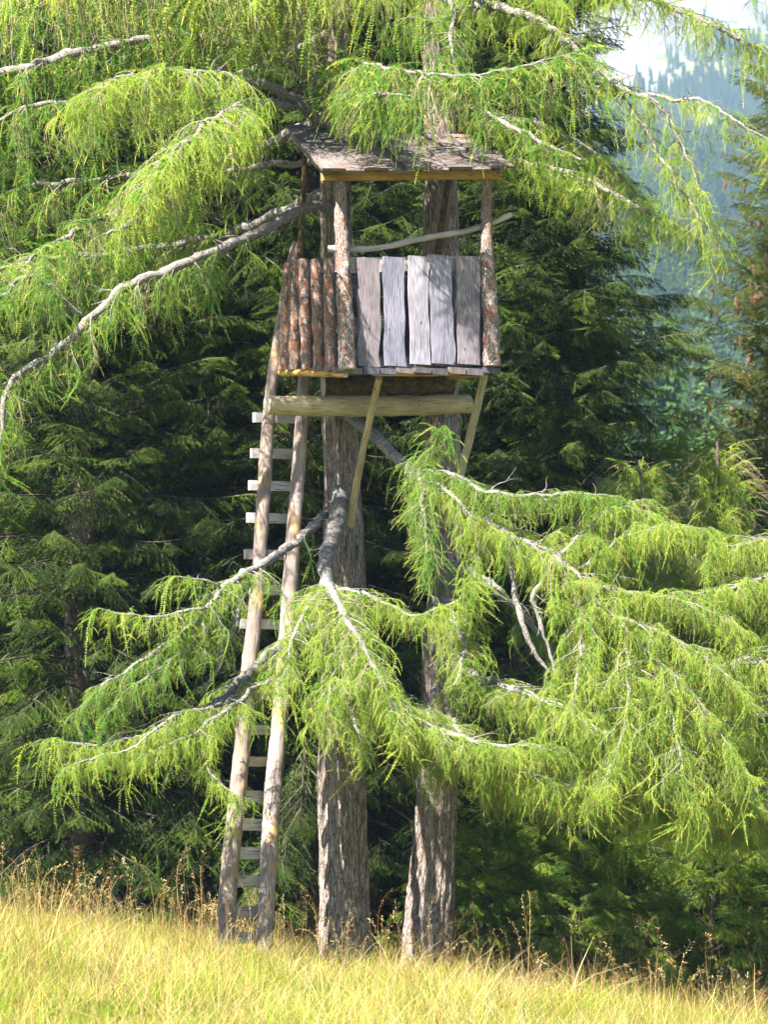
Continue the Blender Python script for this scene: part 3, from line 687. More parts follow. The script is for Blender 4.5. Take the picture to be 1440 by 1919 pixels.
larch_limb(LA, [(1022, 1035, 30.9), (1022, 1080, 30.8), (998, 1115, 30.7), (1010, 1160, 30.7), (1030, 1215, 30.7), (1040, 1258, 30.7), (1068, 1240, 30.6), (1078, 1205, 30.6)], [5, 5, 5, 5, 4, 4, 4, 2], None, seed=96, lumpy=0.7)
for j, row in enumerate((
        [(1080, 1070, 30.8), (1150, 1020, 30.7), (1230, 990, 30.7), (1310, 990, 30.7)],
        [(1095, 1095, 30.7), (1180, 1110, 30.5), (1290, 1130, 30.4), (1380, 1170, 30.4)],
        [(1150, 1155, 30.4), (1250, 1190, 30.3), (1340, 1250, 30.2), (1410, 1330, 30.2)],
        [(1200, 1215, 30.3), (1290, 1290, 30.1), (1350, 1380, 30.0), (1390, 1470, 30.0)],
        [(1080, 1080, 30.8), (1090, 1180, 30.3), (1080, 1280, 30.1), (1060, 1360, 30.0)],
        [(1170, 1180, 30.4), (1180, 1300, 30.0), (1160, 1400, 29.9), (1130, 1470, 29.8)],
        [(1240, 1275, 30.2), (1270, 1380, 29.9), (1280, 1450, 29.8), (1290, 1510, 29.8)],
        [(1045, 1045, 30.8), (1100, 990, 30.9), (1160, 950, 31.0), (1210, 960, 31.0)])):
    larch_limb(LA, row, [6, 5, 4, 2], NG_SUN, start=0.1, secs=14, sec_len=(0.2, 0.55), scale=(0.35, 0.7), seed=100 + j, toward=0.1, up=0.2)
larch_limb(LB, [(840, 1062, 33.3), (880, 1070, 32.7), (930, 1105, 32.3), (1000, 1175, 32.0), (1060, 1260, 31.8)], [11, 10, 9, 7, 3], NG_GRN, start=0.6, secs=6, sec_len=(0.2, 0.5), scale=(0.3, 0.6), seed=111)
larch_limb(LB, [(840, 985, 33.3), (870, 985, 32.9), (930, 1015, 32.6), (1000, 1050, 32.4)], [7, 6, 5, 3], NG_GRN, start=0.5, secs=6, sec_len=(0.2, 0.4), scale=(0.3, 0.5), seed=112)
larch_limb(LB, [(838, 1240, 33.3), (900, 1268, 32.3), (975, 1298, 31.4), (1060, 1330, 31.0), (1130, 1375, 30.8), (1190, 1420, 30.6), (1225, 1480, 30.5)],
           [11, 10, 9, 8, 7, 6, 3], NG_SUN, start=0.35, secs=14, sec_len=(0.25, 0.6), scale=(0.4, 0.8), seed=113)
larch_limb(LB, [(836, 1330, 33.3), (860, 1370, 32.0), (900, 1410, 31.0), (960, 1440, 30.7), (1050, 1470, 30.5)], [9, 8, 6, 5, 3], NG_SUN, start=0.3, secs=14, sec_len=(0.2, 0.5), scale=(0.4, 0.75), seed=114)
larch_limb(LB, [(815, 1290, 33.3), (800, 1350, 32.0), (790, 1400, 31.2), (820, 1440, 30.9)], [8, 7, 5, 3], NG_SUN, start=0.35, secs=14, sec_len=(0.15, 0.4), scale=(0.3, 0.6), seed=115)
larch_limb(LB, [(834, 1120, 33.3), (852, 1165, 32.0), (872, 1220, 31.4), (850, 1285, 31.1)], [7, 6, 5, 3], NG_SUN, start=0.3, secs=12, sec_len=(0.12, 0.35), scale=(0.3, 0.6), seed=117)
larch_limb(LA, [(790, 895, 31.6), (850, 930, 31.1), (895, 1000, 30.9), (885, 1090, 30.8)], [5, 5, 4, 2], NG_SUN, start=0.1, secs=12, sec_len=(0.12, 0.3), scale=(0.3, 0.55), seed=118)
larch_limb(LB, [(836, 1395, 33.3), (930, 1440, 32.2), (1050, 1470, 31.4), (1180, 1495, 31.0), (1270, 1525, 30.8)], [9, 8, 7, 5, 3], NG_SUN, start=0.25, secs=12, sec_len=(0.2, 0.5), scale=(0.45, 0.95), seed=119)
larch_limb(LB, [(822, 60, 33.4), (800, 40, 32.4), (770, 35, 31.9), (720, 50, 31.7)], [7, 6, 5, 3], NG_GRN, start=0.25, secs=8, sec_len=(0.1, 0.3), scale=(0.3, 0.6), seed=54)
larch_limb(LB, [(826, -10, 33.4), (850, 20, 32.6), (845, 80, 32.2), (860, 150, 32.0)], [7, 6, 5, 3], NG_GRN, start=0.25, secs=12, sec_len=(0.1, 0.35), scale=(0.35, 0.7), seed=55)
larch_limb(LA, [(648, 1240, 33.0), (650, 1290, 31.8), (660, 1340, 31.2), (680, 1390, 31.0)], [7, 6, 5, 3], NG_SUN, start=0.4, secs=12, sec_len=(0.15, 0.35), scale=(0.3, 0.6), seed=116)

# larch whose trunk stands past the right edge
larchC = empty('larch_tree', Vector((6.2, 34.5, gz(6.2, 34.5) - 0.1)), 'larch reaching in from the right edge with yellow-green boughs low over the young spruces', 'tree')
pc = larchC.location
make_trunk(larchC, [pc, pc + Vector((0, 0, 3)), pc + Vector((0.1, 0, 7)), pc + Vector((0.1, 0, 14))], [0.24, 0.2, 0.15, 0.04], M['larch_bark'], seg=32, step=0.1, seed=12)
def px_of(v): return (CX + v.x * F / v.y, HY - (v.z - EYE) * F / v.y, v.y)
for j, (y0, x1, y1, Y1, s) in enumerate(((1000, 1240, 1120, 31.6, 0.8), (1150, 1300, 1260, 31.0, 0.8), (1260, 1180, 1400, 30.8, 0.9), (1340, 1300, 1500, 30.6, 0.9), (960, 1340, 1030, 32.0, 0.7), (1180, 1110, 1290, 32.2, 0.8), (1400, 1340, 1560, 31.5, 0.8), (1430, 1190, 1540, 31.2, 0.7))):
    x0 = px_of(pc)[0]
    larch_limb(larchC, [(x0, y0, 34.4), (x0 * 0.6 + x1 * 0.4, y0 * 0.7 + y1 * 0.3 - 20, (34.4 + Y1) / 2), (x0 * 0.25 + x1 * 0.75, y1 - 25, Y1 + 0.2), (x1, y1, Y1)], [12, 9, 6, 3], NG_SUN,
               start=0.3, secs=13, sec_len=(0.25, 0.65), scale=(0.4 * s, 0.95 * s), seed=120 + j, up=0.15)

# ------------------------------------------------------------------ spruces
def spruce(name, x, y, H, Rb, z0, ng, label, seed=1, trunk_r=0.22, whorl=0.33, group=None, droop=0.10, per=6, sp=0.15, size=1.0, cones=False, dead_below=0.0, prof=None, zmax=None, variants=(0, 1, 1, 2, 2, 3)):
    q = random.Random(seed)
    b = Vector((x, y, gz(x, y) - 0.1))
    t = empty(name, b, label, 'tree', group)
    P, r = catmull([b, b + Vector((0.02, 0, H * 0.3)), b + Vector((0.05, 0, H * 0.65)), b + Vector((0, 0, H))], [trunk_r * 1.15, trunk_r * 0.9, trunk_r * 0.5, 0.012], 0.15)
    mb = MB(); tube(mb, P, r, 18, trunk_disp(0.008, seed)); mb.build('trunk', M['spruce_bark'], t)
    pos = []; E = []; S = []; V = []; bw = MB(); cp = []; ce = []; cs = []; cv = []
    z = z0; up0 = Vector((0, 0, 1))
    while z < H - 0.2:
        f = (z - z0) / (H - z0)
        n = per if f < 0.8 else max(3, per - 2); a0 = q.uniform(0, 6.28)
        for k in range(n):
            a = a0 + 6.283 * k / n + q.uniform(-0.35, 0.35)
            L = ((float(np.interp(z, *prof)) if prof else Rb * (1 - f) ** 0.75) * q.uniform(0.7, 1.1)) + 0.12
            d = Vector((math.cos(a), math.sin(a), 0.15 + 0.5 * f)).normalized()
            m = max(3, int(L / 0.2)); p = b + Vector((0, 0, z + q.uniform(-0.12, 0.12))) ; pts = [p.copy()]; h = L / m
            for i in range(m):
                tt = i / m
                d = (d + Vector((q.gauss(0, 0.03), q.gauss(0, 0.03), (-droop * (1 - f * 0.7)) if tt < 0.55 else droop * 0.7))).normalized()
                p = p + d * h; pts.append(p.copy())
            tube(bw, pts, [0.011 * (L / 2 + 0.4) * (1 - 0.8 * i / m) for i in range(m + 1)], 4)
            s = L * (0.08 if z > dead_below else 0.45); sg = 1
            while s < L:
                i = min(m - 1, int(s / h)); pp = pts[i].lerp(pts[i + 1], s / h - i); T = (pts[i + 1] - pts[i]).normalized()
                Hh = T.cross(up0).normalized(); sg = -sg
                ang = q.uniform(0.5, 1.1)
                x_ = (T * math.cos(ang) + Hh * sg * math.sin(ang) + Vector((0, 0, -q.uniform(0.0, 0.55)))).normalized()
                pos.append(pp.to_tuple()); E.append(frame_euler(x_, roll=q.uniform(-0.5, 0.5)))
                S.append(size * min(1.5, (0.45 + 0.8 * min(1, (L - s) / 1.2))) * q.uniform(0.75, 1.2)); V.append(q.choice(variants))
                s += sp * size * q.uniform(0.7, 1.3)
            pos.append(pts[-1].to_tuple()); E.append(frame_euler((pts[-1] - pts[-2]).normalized(), roll=q.uniform(-0.3, 0.3))); S.append(size * q.uniform(0.6, 1.0)); V.append(0)
            pos.append(pts[-2].to_tuple()); E.append(frame_euler((pts[-1] - pts[-2]).normalized(), roll=q.uniform(-0.3, 0.3))); S.append(size * q.uniform(0.8, 1.1)); V.append(1)
            if cones and L > 0.5:
                for _ in range(q.randrange(1, 5)):
                    i = q.randrange(m // 2, m + 1); cp.append((pts[i] + Vector((q.uniform(-.15, .15), q.uniform(-.15, .15), -0.04))).to_tuple())
                    ce.append((q.uniform(-.2, .2), q.uniform(-.2, .2), 0)); cs.append(q.uniform(0.7, 1.2)); cv.append(0)
        z += whorl * q.uniform(0.8, 1.2) * (1 - 0.4 * f)
    # leader
    pos.append((b + Vector((0, 0, H - 0.35))).to_tuple()); E.append(frame_euler(Vector((0.05, 0, 1)), up=Vector((0, 1, 0)))); S.append(0.8); V.append(0)
    bo = bw.build('boughs', M['bough_bark'], t); tag(bo, kind='stuff')
    scatter('crown', ng, pos, E, S, V, t)
    if cp: scatter('cones', NG_CONE, cp, ce, cs, cv, t)
    return t

def cone_mesh():
    mb = MB(); q = random.Random(3)
    for i in range(14):
        z = -0.011 * i; r = 0.017 * math.sin(math.pi * (i + 1.5) / 16) + 0.004
        for k in range(6):
            a = 6.283 * (k + 0.5 * (i % 2)) / 6; c = Vector((math.cos(a), math.sin(a), 0)); s = Vector((-math.sin(a), math.cos(a), 0)) * r * 0.55
            p = c * r + Vector((0, 0, z)); mb.add([c * r * 0.3 + Vector((0, 0, z + 0.004)), p - s, p + c * 0.003 + Vector((0, 0, -0.012)), p + s], [(0, 1, 2, 3)], [[(0, 0)] * 4])
    return mb.mesh('spruce_cone', [M['cone']], False)
NG_CONE = instancer('cones', [cone_mesh()])

def wx(px, Y): return (px - CX) * Y / F
W_ = spruce
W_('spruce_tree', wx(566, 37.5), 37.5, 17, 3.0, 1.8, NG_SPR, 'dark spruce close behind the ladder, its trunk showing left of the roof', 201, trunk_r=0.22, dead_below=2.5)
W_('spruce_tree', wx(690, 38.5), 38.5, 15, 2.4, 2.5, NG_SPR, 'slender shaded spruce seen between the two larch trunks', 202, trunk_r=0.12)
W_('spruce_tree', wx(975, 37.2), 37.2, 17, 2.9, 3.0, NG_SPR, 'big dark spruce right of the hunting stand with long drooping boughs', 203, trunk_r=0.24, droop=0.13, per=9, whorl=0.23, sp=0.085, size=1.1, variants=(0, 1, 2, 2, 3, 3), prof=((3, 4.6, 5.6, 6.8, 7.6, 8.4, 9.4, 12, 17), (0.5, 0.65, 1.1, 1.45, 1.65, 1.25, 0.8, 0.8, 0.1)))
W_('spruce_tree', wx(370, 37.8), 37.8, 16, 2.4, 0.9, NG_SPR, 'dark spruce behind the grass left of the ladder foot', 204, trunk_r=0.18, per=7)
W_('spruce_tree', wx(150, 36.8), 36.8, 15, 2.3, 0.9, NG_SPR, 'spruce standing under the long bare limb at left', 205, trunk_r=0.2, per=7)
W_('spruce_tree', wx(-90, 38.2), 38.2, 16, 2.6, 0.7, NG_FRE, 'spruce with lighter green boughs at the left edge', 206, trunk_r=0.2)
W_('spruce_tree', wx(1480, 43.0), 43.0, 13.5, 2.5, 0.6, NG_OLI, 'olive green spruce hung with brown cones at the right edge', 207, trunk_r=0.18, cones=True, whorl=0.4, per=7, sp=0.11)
W_('spruce_tree', wx(1232, 36.0), 36.0, 3.6, 1.5, 0.5, NG_FRE, 'fresh green spruce with a bare reddish lower trunk in the grass at lower right', 208, trunk_r=0.09, per=7, whorl=0.26)
W_('spruce_tree', wx(1000, 36.2), 36.2, 3.0, 1.3, 0.45, NG_FRE, 'young green spruce just right of the right larch trunk', 209, trunk_r=0.07, per=7, whorl=0.26)
W_('spruce_tree', wx(1218, 39.0), 39.0, 7.4, 1.6, 0.5, NG_FRE, 'young spruce whose thin leader stands against the blue valley', 210, trunk_r=0.08, per=6)
W_('spruce_tree', wx(1275, 41.0), 41.0, 7.8, 1.7, 0.5, NG_FRE, 'young spruce with a bushy pointed top beside the thin leader', 211, trunk_r=0.09, per=6)
W_('spruce_tree', wx(1420, 38.0), 38.0, 4.6, 1.6, 0.4, NG_FRE, 'green young spruce at the lower right corner of the wood', 212, trunk_r=0.09, per=7)
for j, (px, Y, H, Rb, ng, lab) in enumerate((
        (905, 34.3, 1.8, 0.8, NG_FRE, 'knee-high bushy spruce hugging the right larch trunk'),
        (1085, 34.2, 2.0, 1.0, NG_FRE, 'low sunlit spruce halfway between the right larch and the reddish spruce trunk'),
        (1160, 35.4, 3.4, 1.3, NG_FRE, 'mid-sized spruce under the hanging larch twigs right of centre'),
        (1330, 34.2, 2.0, 1.0, NG_FRE, 'low broad spruce in the dry grass near the lower right corner'),
        (1355, 36.2, 4.9, 1.5, NG_FRE, 'tallest of the young green spruces under the right larch boughs'),
        (1050, 38.5, 5.2, 1.5, NG_FRE, 'young spruce in the gap below the big drooping spruce'),
        (1450, 34.6, 2.6, 1.1, NG_FRE, 'young spruce cut by the right edge above the grass'))):
    W_('spruce_tree', wx(px, Y), Y, H, Rb, 0.15, ng, lab, 240 + j, trunk_r=0.05 + H * 0.008, per=8, whorl=0.24, sp=0.13)
for j, (px, Y, H, Rb, lab) in enumerate((
        (1120, 35.2, 5.5, 1.2, 'young larch rising behind the great right-hand limb'),
        (1345, 37.0, 6.6, 1.4, 'young larch between the bushy-topped spruce and the coned spruce'),
        (1415, 35.0, 5.2, 1.3, 'young yellow-green larch at the right edge below the coned spruce'),
        (1200, 35.8, 5.9, 1.1, 'slim young larch in front of the young spruce with the thin leader'))):
    W_('larch_tree', wx(px, Y), Y, H, Rb, 0.4, NG_SUN, lab, 260 + j, trunk_r=0.035, per=8, whorl=0.2, sp=0.075, size=0.72, variants=(4, 5, 5, 2))
# the wood behind
back = [(-260, 43, 18, 3), (60, 45, 19, 3.2), (270, 44, 19, 3.2), (480, 46, 20, 3.2), (640, 44, 18, 2.8), (790, 43, 18, 2.8), (890, 45, 19, 2.0), (170, 52, 21, 3.4), (400, 54, 22, 3.4), (610, 53, 21, 3.2), (810, 54, 21, 3.0), (900, 53, 18, 2.0)]
words = ['at far left', 'behind the left edge spruce', 'behind the bare left limb', 'behind the ladder', 'behind the roof', 'behind the right larch', 'behind the big right spruce', 'second row at left', 'second row left of the ladder', 'second row behind the stand', 'second row behind the right larch', 'second row behind the big right spruce']
for j, (px, Y, H, Rb) in enumerate(back):
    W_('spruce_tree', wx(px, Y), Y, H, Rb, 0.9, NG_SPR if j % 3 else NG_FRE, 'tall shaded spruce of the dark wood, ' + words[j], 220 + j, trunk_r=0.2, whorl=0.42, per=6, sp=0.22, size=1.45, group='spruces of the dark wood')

# ------------------------------------------------------------------ far forest on the hillside
def far_tree(name, H, Rb, nm, q, dens=1.0, open_=False):
    mb = MB()
    tube(mb, [Vector((0, 0, 0)), Vector((0, 0, H * 0.5)), Vector((0, 0, H))], [0.3, 0.18, 0.03], 5, mi=1)
    z = H * 0.06
    while z < H:
        f = z / H; L0 = Rb * (1 - f) ** 0.8 + 0.15; n = int((9 if not open_ else 7) * dens)
        for k in range(n):
            a = q.uniform(0, 6.283); L = L0 * q.uniform(0.65, 1.15); c = Vector((math.cos(a), math.sin(a), 0)); s = Vector((-math.sin(a), math.cos(a), 0))
            for e in range(8):
                u = q.uniform(0.1, 1.0); p = c * L * u + Vector((0, 0, z - 0.35 * L * u)) + s * q.uniform(-0.3, 0.3) * L * 0.6
                w = 0.14 * q.uniform(0.6, 1.3); dn = Vector((0, 0, -q.uniform(0.2, 0.6)))
                mb.add([p - s * w, p + s * w, p + c * 0.45 * q.uniform(0.5, 1.2) + dn * 0.8, p + c * 0.1 + dn * 1.1], [(0, 1, 2), (0, 2, 3)], [[(0, 0)] * 3] * 2)
        z += 0.42 * (1.3 - 0.6 * f)
    return mb.mesh(name, [nm, M['spruce_bark']], False)
q = random.Random(5)
NG_FAR = instancer('far_trees', [far_tree('far_spruce', 19, 2.6, M['farspruce'], q), far_tree('far_spruce', 16, 2.3, M['farspruce'], q), far_tree('far_spruce', 22, 2.8, M['farspruce'], q), far_tree('far_larch', 16, 3.0, M['farlarch'], q, open_=True)])
def far_forest(name, y0, y1, n, label, dens_f=lambda x, y: 1, s=(0.7, 1.15), pl=0.15):
    pos = []; E = []; S = []; V = []
    while len(pos) < n:
        y = math.sqrt(R(0, 1) * (y1 * y1 - y0 * y0) + y0 * y0); px = R(-200, 1900); x = wx(px, y)
        if R(0, 1) > dens_f(x, y): continue
        pos.append((x, y, gz(x, y) - 0.3)); E.append((0, 0, R(0, 6.28))); S.append(R(*s) * (1 - 0.45 * smooth(900, 1500, y)))
        larch = mnoise.noise(Vector((x * 0.02, y * 0.02, 0))) > 0.15
        V.append(3 if R(0, 1) < (pl * 3 if larch else pl * 0.5) else rng.randrange(3))
    o = scatter(name, NG_FAR, pos, E, S, V); tag(o, label, 'forest')
def hillden(x, y):
    d = 0.5 + 1.2 * mnoise.noise(Vector((x * 0.008, y * 0.008, 2))) + 0.4
    return max(0.12, d) * (1 - smooth(1180, 1350, y - 2.6 * x))
far_forest('hillside_forest', 520, 1900, 15000, 'hazy blue conifer forest covering the far hillside behind the right edge', hillden)
far_forest('valley_forest', 75, 420, 520, 'conifers on the slope between the near wood and the far hillside', lambda x, y: 0.9 if x < y * 0.055 else (0.0 if y < 170 else 0.5), s=(0.45, 0.85))
for j, (px, Y, s, lab) in enumerate(((1328, 640, 1.1, 'pale green larch standing alone in the valley between blue spruces'), (1235, 700, 1.1, 'tall hazy pale larch at the foot of the far hillside'), (1195, 740, 1.0, 'smaller pale larch in the valley just beside the drooping spruce boughs'))):
    x = wx(px, Y); me = far_tree('crown', 17, 3.2, M['farlarch'], random.Random(60 + j), 1.4, True)
    t = empty('larch_tree', Vector((x, Y, gz(x, Y) - 0.3)), lab, 'tree', 'pale larches in the valley')
    o = bpy.data.objects.new('crown', me); COL.objects.link(o); o.parent = t; o.scale = (s, s, s); tag(o, kind='stuff')

# ------------------------------------------------------------------ hunting stand
FL = (642, 31.45); FRx = (922, 32.1); RL = (531, 32.6); RRx = (812, 33.2)
st_o = Vector((wx(720, 32.2), 32.2, 5.7))
stand = empty('hunting_stand', st_o, 'raised wooden hunting stand with plank walls and sloping board roof between two larches', 'hunting stand')
def S_(px, py, Y): return at(px, py, Y)
front_dir = (at(FRx[0], 690, FRx[1]) - at(FL[0], 693, FL[1])); fd = Vector((front_dir.x, front_dir.y, 0)).normalized()
depth_dir = (at(RL[0], 695, RL[1]) - at(FL[0], 693, FL[1])); dd_ = Vector((depth_dir.x, depth_dir.y, 0)).normalized()
fn = Vector((fd.y, -fd.x, 0))      # front face normal, to the meadow
sn = Vector((-dd_.y, dd_.x, 0))    # left face normal
if fn.y > 0: fn = -fn
if sn.x > 0: sn = -sn
def front_Y(px): return FL[1] + (px - FL[0]) / (FRx[0] - FL[0]) * (FRx[1] - FL[1])
def side_Y(px): return FL[1] + (FL[0] - px) / (FL[0] - RL[0]) * (RL[1] - FL[1])
# front planks
for j, (xt, xb, wt, wb, yt, yb) in enumerate(((692, 693, 42, 40, 484, 687), (739, 742, 41, 40, 482, 686), (784, 790, 37, 34, 480, 683), (825, 832, 42, 44, 478, 682), (878, 880, 45, 43, 481, 683))):
    a = S_(xb, yb, front_Y(xb) - 0.03); b = S_(xt, yt, front_Y(xt) - 0.03)
    k = 32 / F
    mb = MB(); plank_mesh(mb, a, b, fd, fn, wb * k * 1.07, wt * k * 1.07, 0.028, j * 2.3 + 1, wav=0.018, n=22)
    mb.build('wall_plank', M['grey_wood'], stand, smooth_=False)
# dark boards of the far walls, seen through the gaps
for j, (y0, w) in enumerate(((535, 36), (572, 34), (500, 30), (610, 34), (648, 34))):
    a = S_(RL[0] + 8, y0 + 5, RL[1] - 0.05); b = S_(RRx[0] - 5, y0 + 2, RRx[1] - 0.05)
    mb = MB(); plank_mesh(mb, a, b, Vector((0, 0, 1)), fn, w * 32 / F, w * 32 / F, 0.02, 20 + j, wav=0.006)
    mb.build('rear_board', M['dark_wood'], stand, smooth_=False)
# right side wall slabs
for j in range(5):
    t = (j + 0.5) / 5
    px = FRx[0] + (RRx[0] - FRx[0]) * t; Y = FRx[1] + (RRx[1] - FRx[1]) * t
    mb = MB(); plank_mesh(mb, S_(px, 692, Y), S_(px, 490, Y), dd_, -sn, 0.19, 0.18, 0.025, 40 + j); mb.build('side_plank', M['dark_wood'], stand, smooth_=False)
# bark slabs of the left wall: half-round
def log(name, pix, rpx, m, seg=14, amp=0.12, seed=1, parent=stand, flat=None, ends=None, jit=0.006, lab=None, freq=26):
    pts = [S_(*p) for p in pix]; rad = [r * p[2] / F for r, p in zip(rpx, pix)]
    P, r = catmull(pts, rad, 0.03)
    for i in range(len(P)):
        P[i] = P[i] + Vector((mnoise.noise(Vector((i * 0.13, seed, 0))), mnoise.noise(Vector((i * 0.13, seed, 4))), 0)) * jit
    mb = MB()
    def dsp(a, L, rr): return rr * amp * (mnoise.noise(Vector((math.cos(a) * 1.5 + seed, math.sin(a) * 1.5, L * 7))) + 0.8 * mnoise.noise(Vector((math.cos(a) * 4 + seed, math.sin(a) * 4, L * freq))))
    capped(mb, P, r, seg, dsp, 0, 1, seed)
    o = mb.build(name, [m, ends or M['sawn']], parent)
    if lab: o['label'] = lab
    return o
for j, (xb, xt, r, yt) in enumerate(((530, 541, 8.5, 494), (550, 553, 9.5, 488), (575, 570, 9.5, 486), (600, 593, 10.0, 487), (621, 617, 10, 486))):
    Y = side_Y((xb + xt) / 2) - 0.0
    log('bark_slab', [(xb, 694, Y), ((xb + xt) / 2, 590, Y), (xt, yt, Y)], [r * 1.25, r * 1.2, r * 1.08], M['slab_red'], seed=50 + j, amp=0.24)
# posts
log('post', [(651, 692, 31.40), (646, 560, 31.42), (641, 440, 31.44), (637, 330, 31.46)], [17, 15, 12, 10], M['slab_bark'], seed=60, amp=0.25, seg=18, lab='front bark-covered post nearest the bark slab wall')
log('post', [(923, 686, 32.02), (918, 560, 32.02), (912, 440, 32.02), (913, 326, 32.02)], [17, 14, 11, 9], M['slab_bark'], seed=61, amp=0.25, seg=18, lab='front bark-covered post at the right end of the plank wall')
log('post', [(556, 690, 32.55), (562, 500, 32.6), (574, 266, 32.65)], [7, 6, 5], M['moss_log'], seed=62, amp=0.2)
log('post', [(815, 690, 33.15), (820, 500, 33.15), (850, 275, 33.15)], [8, 7, 6], M['moss_log'], seed=63, amp=0.2)
# pale top rail behind the planks
mb = MB(); plank_mesh(mb, S_(652, 497, 31.52), S_(908, 494, 32.12), Vector((0, 0, 1)), fn, 28 * 32 / F, 28 * 32 / F, 0.025, 71, wav=0.006)
mb.build('top_rail', M['pale_wood'], stand, smooth_=False)
mb = MB(); plank_mesh(mb, S_(652, 680, 31.52), S_(908, 676, 32.12), Vector((0, 0, 1)), fn, 18 * 32 / F, 18 * 32 / F, 0.025, 72, wav=0.006)
mb.build('bottom_rail', M['grey_wood'], stand, smooth_=False)
mb = MB(); plank_mesh(mb, S_(632, 500, 31.62), S_(540, 503, 32.55), Vector((0, 0, 1)), sn, 0.1, 0.1, 0.025, 73, wav=0.006)
mb.build('side_rail', M['grey_wood'], stand, smooth_=False)
# floor boards run front to back
nfl = 9
for j in range(nfl):
    t0 = j / nfl; t = (j + 0.5) / nfl
    px = 648 + (940 - 648) * t; Y = front_Y(px) - 0.08
    a = S_(px, 689.5 + R(-1.5, 1.5), Y); bpx = px - 118; b = at(px - 109, 692.5, Y + 1.14)
    mb = MB(); plank_mesh(mb, a, b, fd, Vector((0, 0, 1)), 0.163, 0.16, R(0.045, 0.065), 80 + j, wav=0.006)
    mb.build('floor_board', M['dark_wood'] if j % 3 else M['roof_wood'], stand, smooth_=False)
# edge joist under left side and front
log('joist', [(522, 699, 32.68), (580, 700, 32.1), (648, 702, 31.5)], [6, 6, 6], M['yellow_wood'], seed=65, amp=0.12)
log('joist', [(700, 700, 31.75), (820, 700, 32.0), (925, 695, 32.2)], [5, 5, 5], M['yellow_wood'], seed=66, amp=0.12)
log('joist', [(905, 700, 32.15), (860, 704, 32.6), (815, 706, 33.1)], [7, 7, 7], M['yellow_wood'], seed=67, amp=0.12)
# beams
log('mossy_beam', [(606, 723, 32.62), (720, 722, 32.75), (850, 718, 32.9)], [21, 21, 20], M['moss_log'], seed=70, amp=0.14, seg=22, lab='dark mossy bark log under the floor')
log('crossbeam', [(500, 759, 32.05), (560, 761, 32.2), (700, 761, 32.52), (800, 760, 32.76), (880, 757, 32.95)], [18, 19, 19.5, 18.5, 17.5], M['pole_wood'], seed=71, amp=0.07, seg=24, lab='thick peeled crossbeam log with pale sawn ends')
# braces
log('brace', [(711, 708, 31.85), (690, 800, 32.3), (668, 910, 32.75), (657, 985, 32.98)], [6.5, 6.5, 7, 7.5], M['pole_wood'], seed=72, amp=0.1, jit=0.003)
log('brace', [(909, 700, 32.2), (888, 790, 32.55), (868, 870, 32.9), (838, 978, 33.25)], [7, 8, 8, 9], M['pole_wood'], seed=73, amp=0.1, jit=0.003)
# stick across the opening
log('stick_rail', [(618, 466, 31.72), (650, 467, 31.6), (690, 467, 31.62), (740, 459, 31.75), (800, 446, 31.88), (880, 432, 32.0), (925, 418, 32.1), (958, 403, 32.2)], [7, 6, 5.5, 5.5, 5.5, 5.5, 5, 5], M['pale_wood'], seed=74, amp=0.22, jit=0.02, lab='crooked grey stick nailed across the opening')
# roof: boards down the slope, each lapped on the next
nb = 9
for j in range(nb):
    t0, t1 = j / nb, (j + 1) / nb
    def eave(t): return S_(606 + (962 - 606) * t, 323 - 4 * t + R(-0.8, 0.8), 31.12 + 0.75 * t)
    def ridge(t): return S_(535 + (880 - 535) * t, 240 + 20 * t, 32.75 + 0.6 * t)
    tm = (t0 + t1) / 2; a = eave(tm); b = ridge(tm)
    s_ = eave(t1) - eave(t0); w = Vector((s_.x, s_.y, 0)).length
    nrm = (b - a).cross(s_).normalized()
    if nrm.z < 0: nrm = -nrm
    mb = MB(); plank_mesh(mb, a + nrm * (0.010 if j % 2 else 0.036), b + nrm * (0.010 if j % 2 else 0.036), s_, nrm, w * (1.12 if j % 2 == 0 else 0.95), w * (1.08 if j % 2 == 0 else 0.95), 0.024, 100 + j, wav=0.008)
    mb.build('roof_board', M['roof_wood'], stand, smooth_=False)
def box_beam(name, a, b, h, w, m, seed, parent=stand):
    d = (b - a); s = Vector((d.y, -d.x, 0)).normalized()
    if s.y > 0: s = -s
    mb = MB(); plank_mesh(mb, a, b, Vector((0, 0, 1)), s, h, h, w, seed, wav=0.003); return mb.build(name, m, parent, smooth_=False)
box_beam('eave_beam', S_(606, 330.5, 31.3), S_(939, 327.5, 32.02), 15 * 31.5 / F, 0.06, M['yellow_wood'], 120)
box_beam('ridge_beam', S_(545, 258, 32.75), S_(860, 275, 33.2), 0.07, 0.05, M['roof_wood'], 121)
box_beam('rafter', S_(608, 326, 31.3), S_(545, 256, 32.6), 0.05, 0.04, M['roof_wood'], 122)
box_beam('rafter', S_(930, 322, 32.0), S_(865, 272, 33.1), 0.05, 0.04, M['roof_wood'], 123)

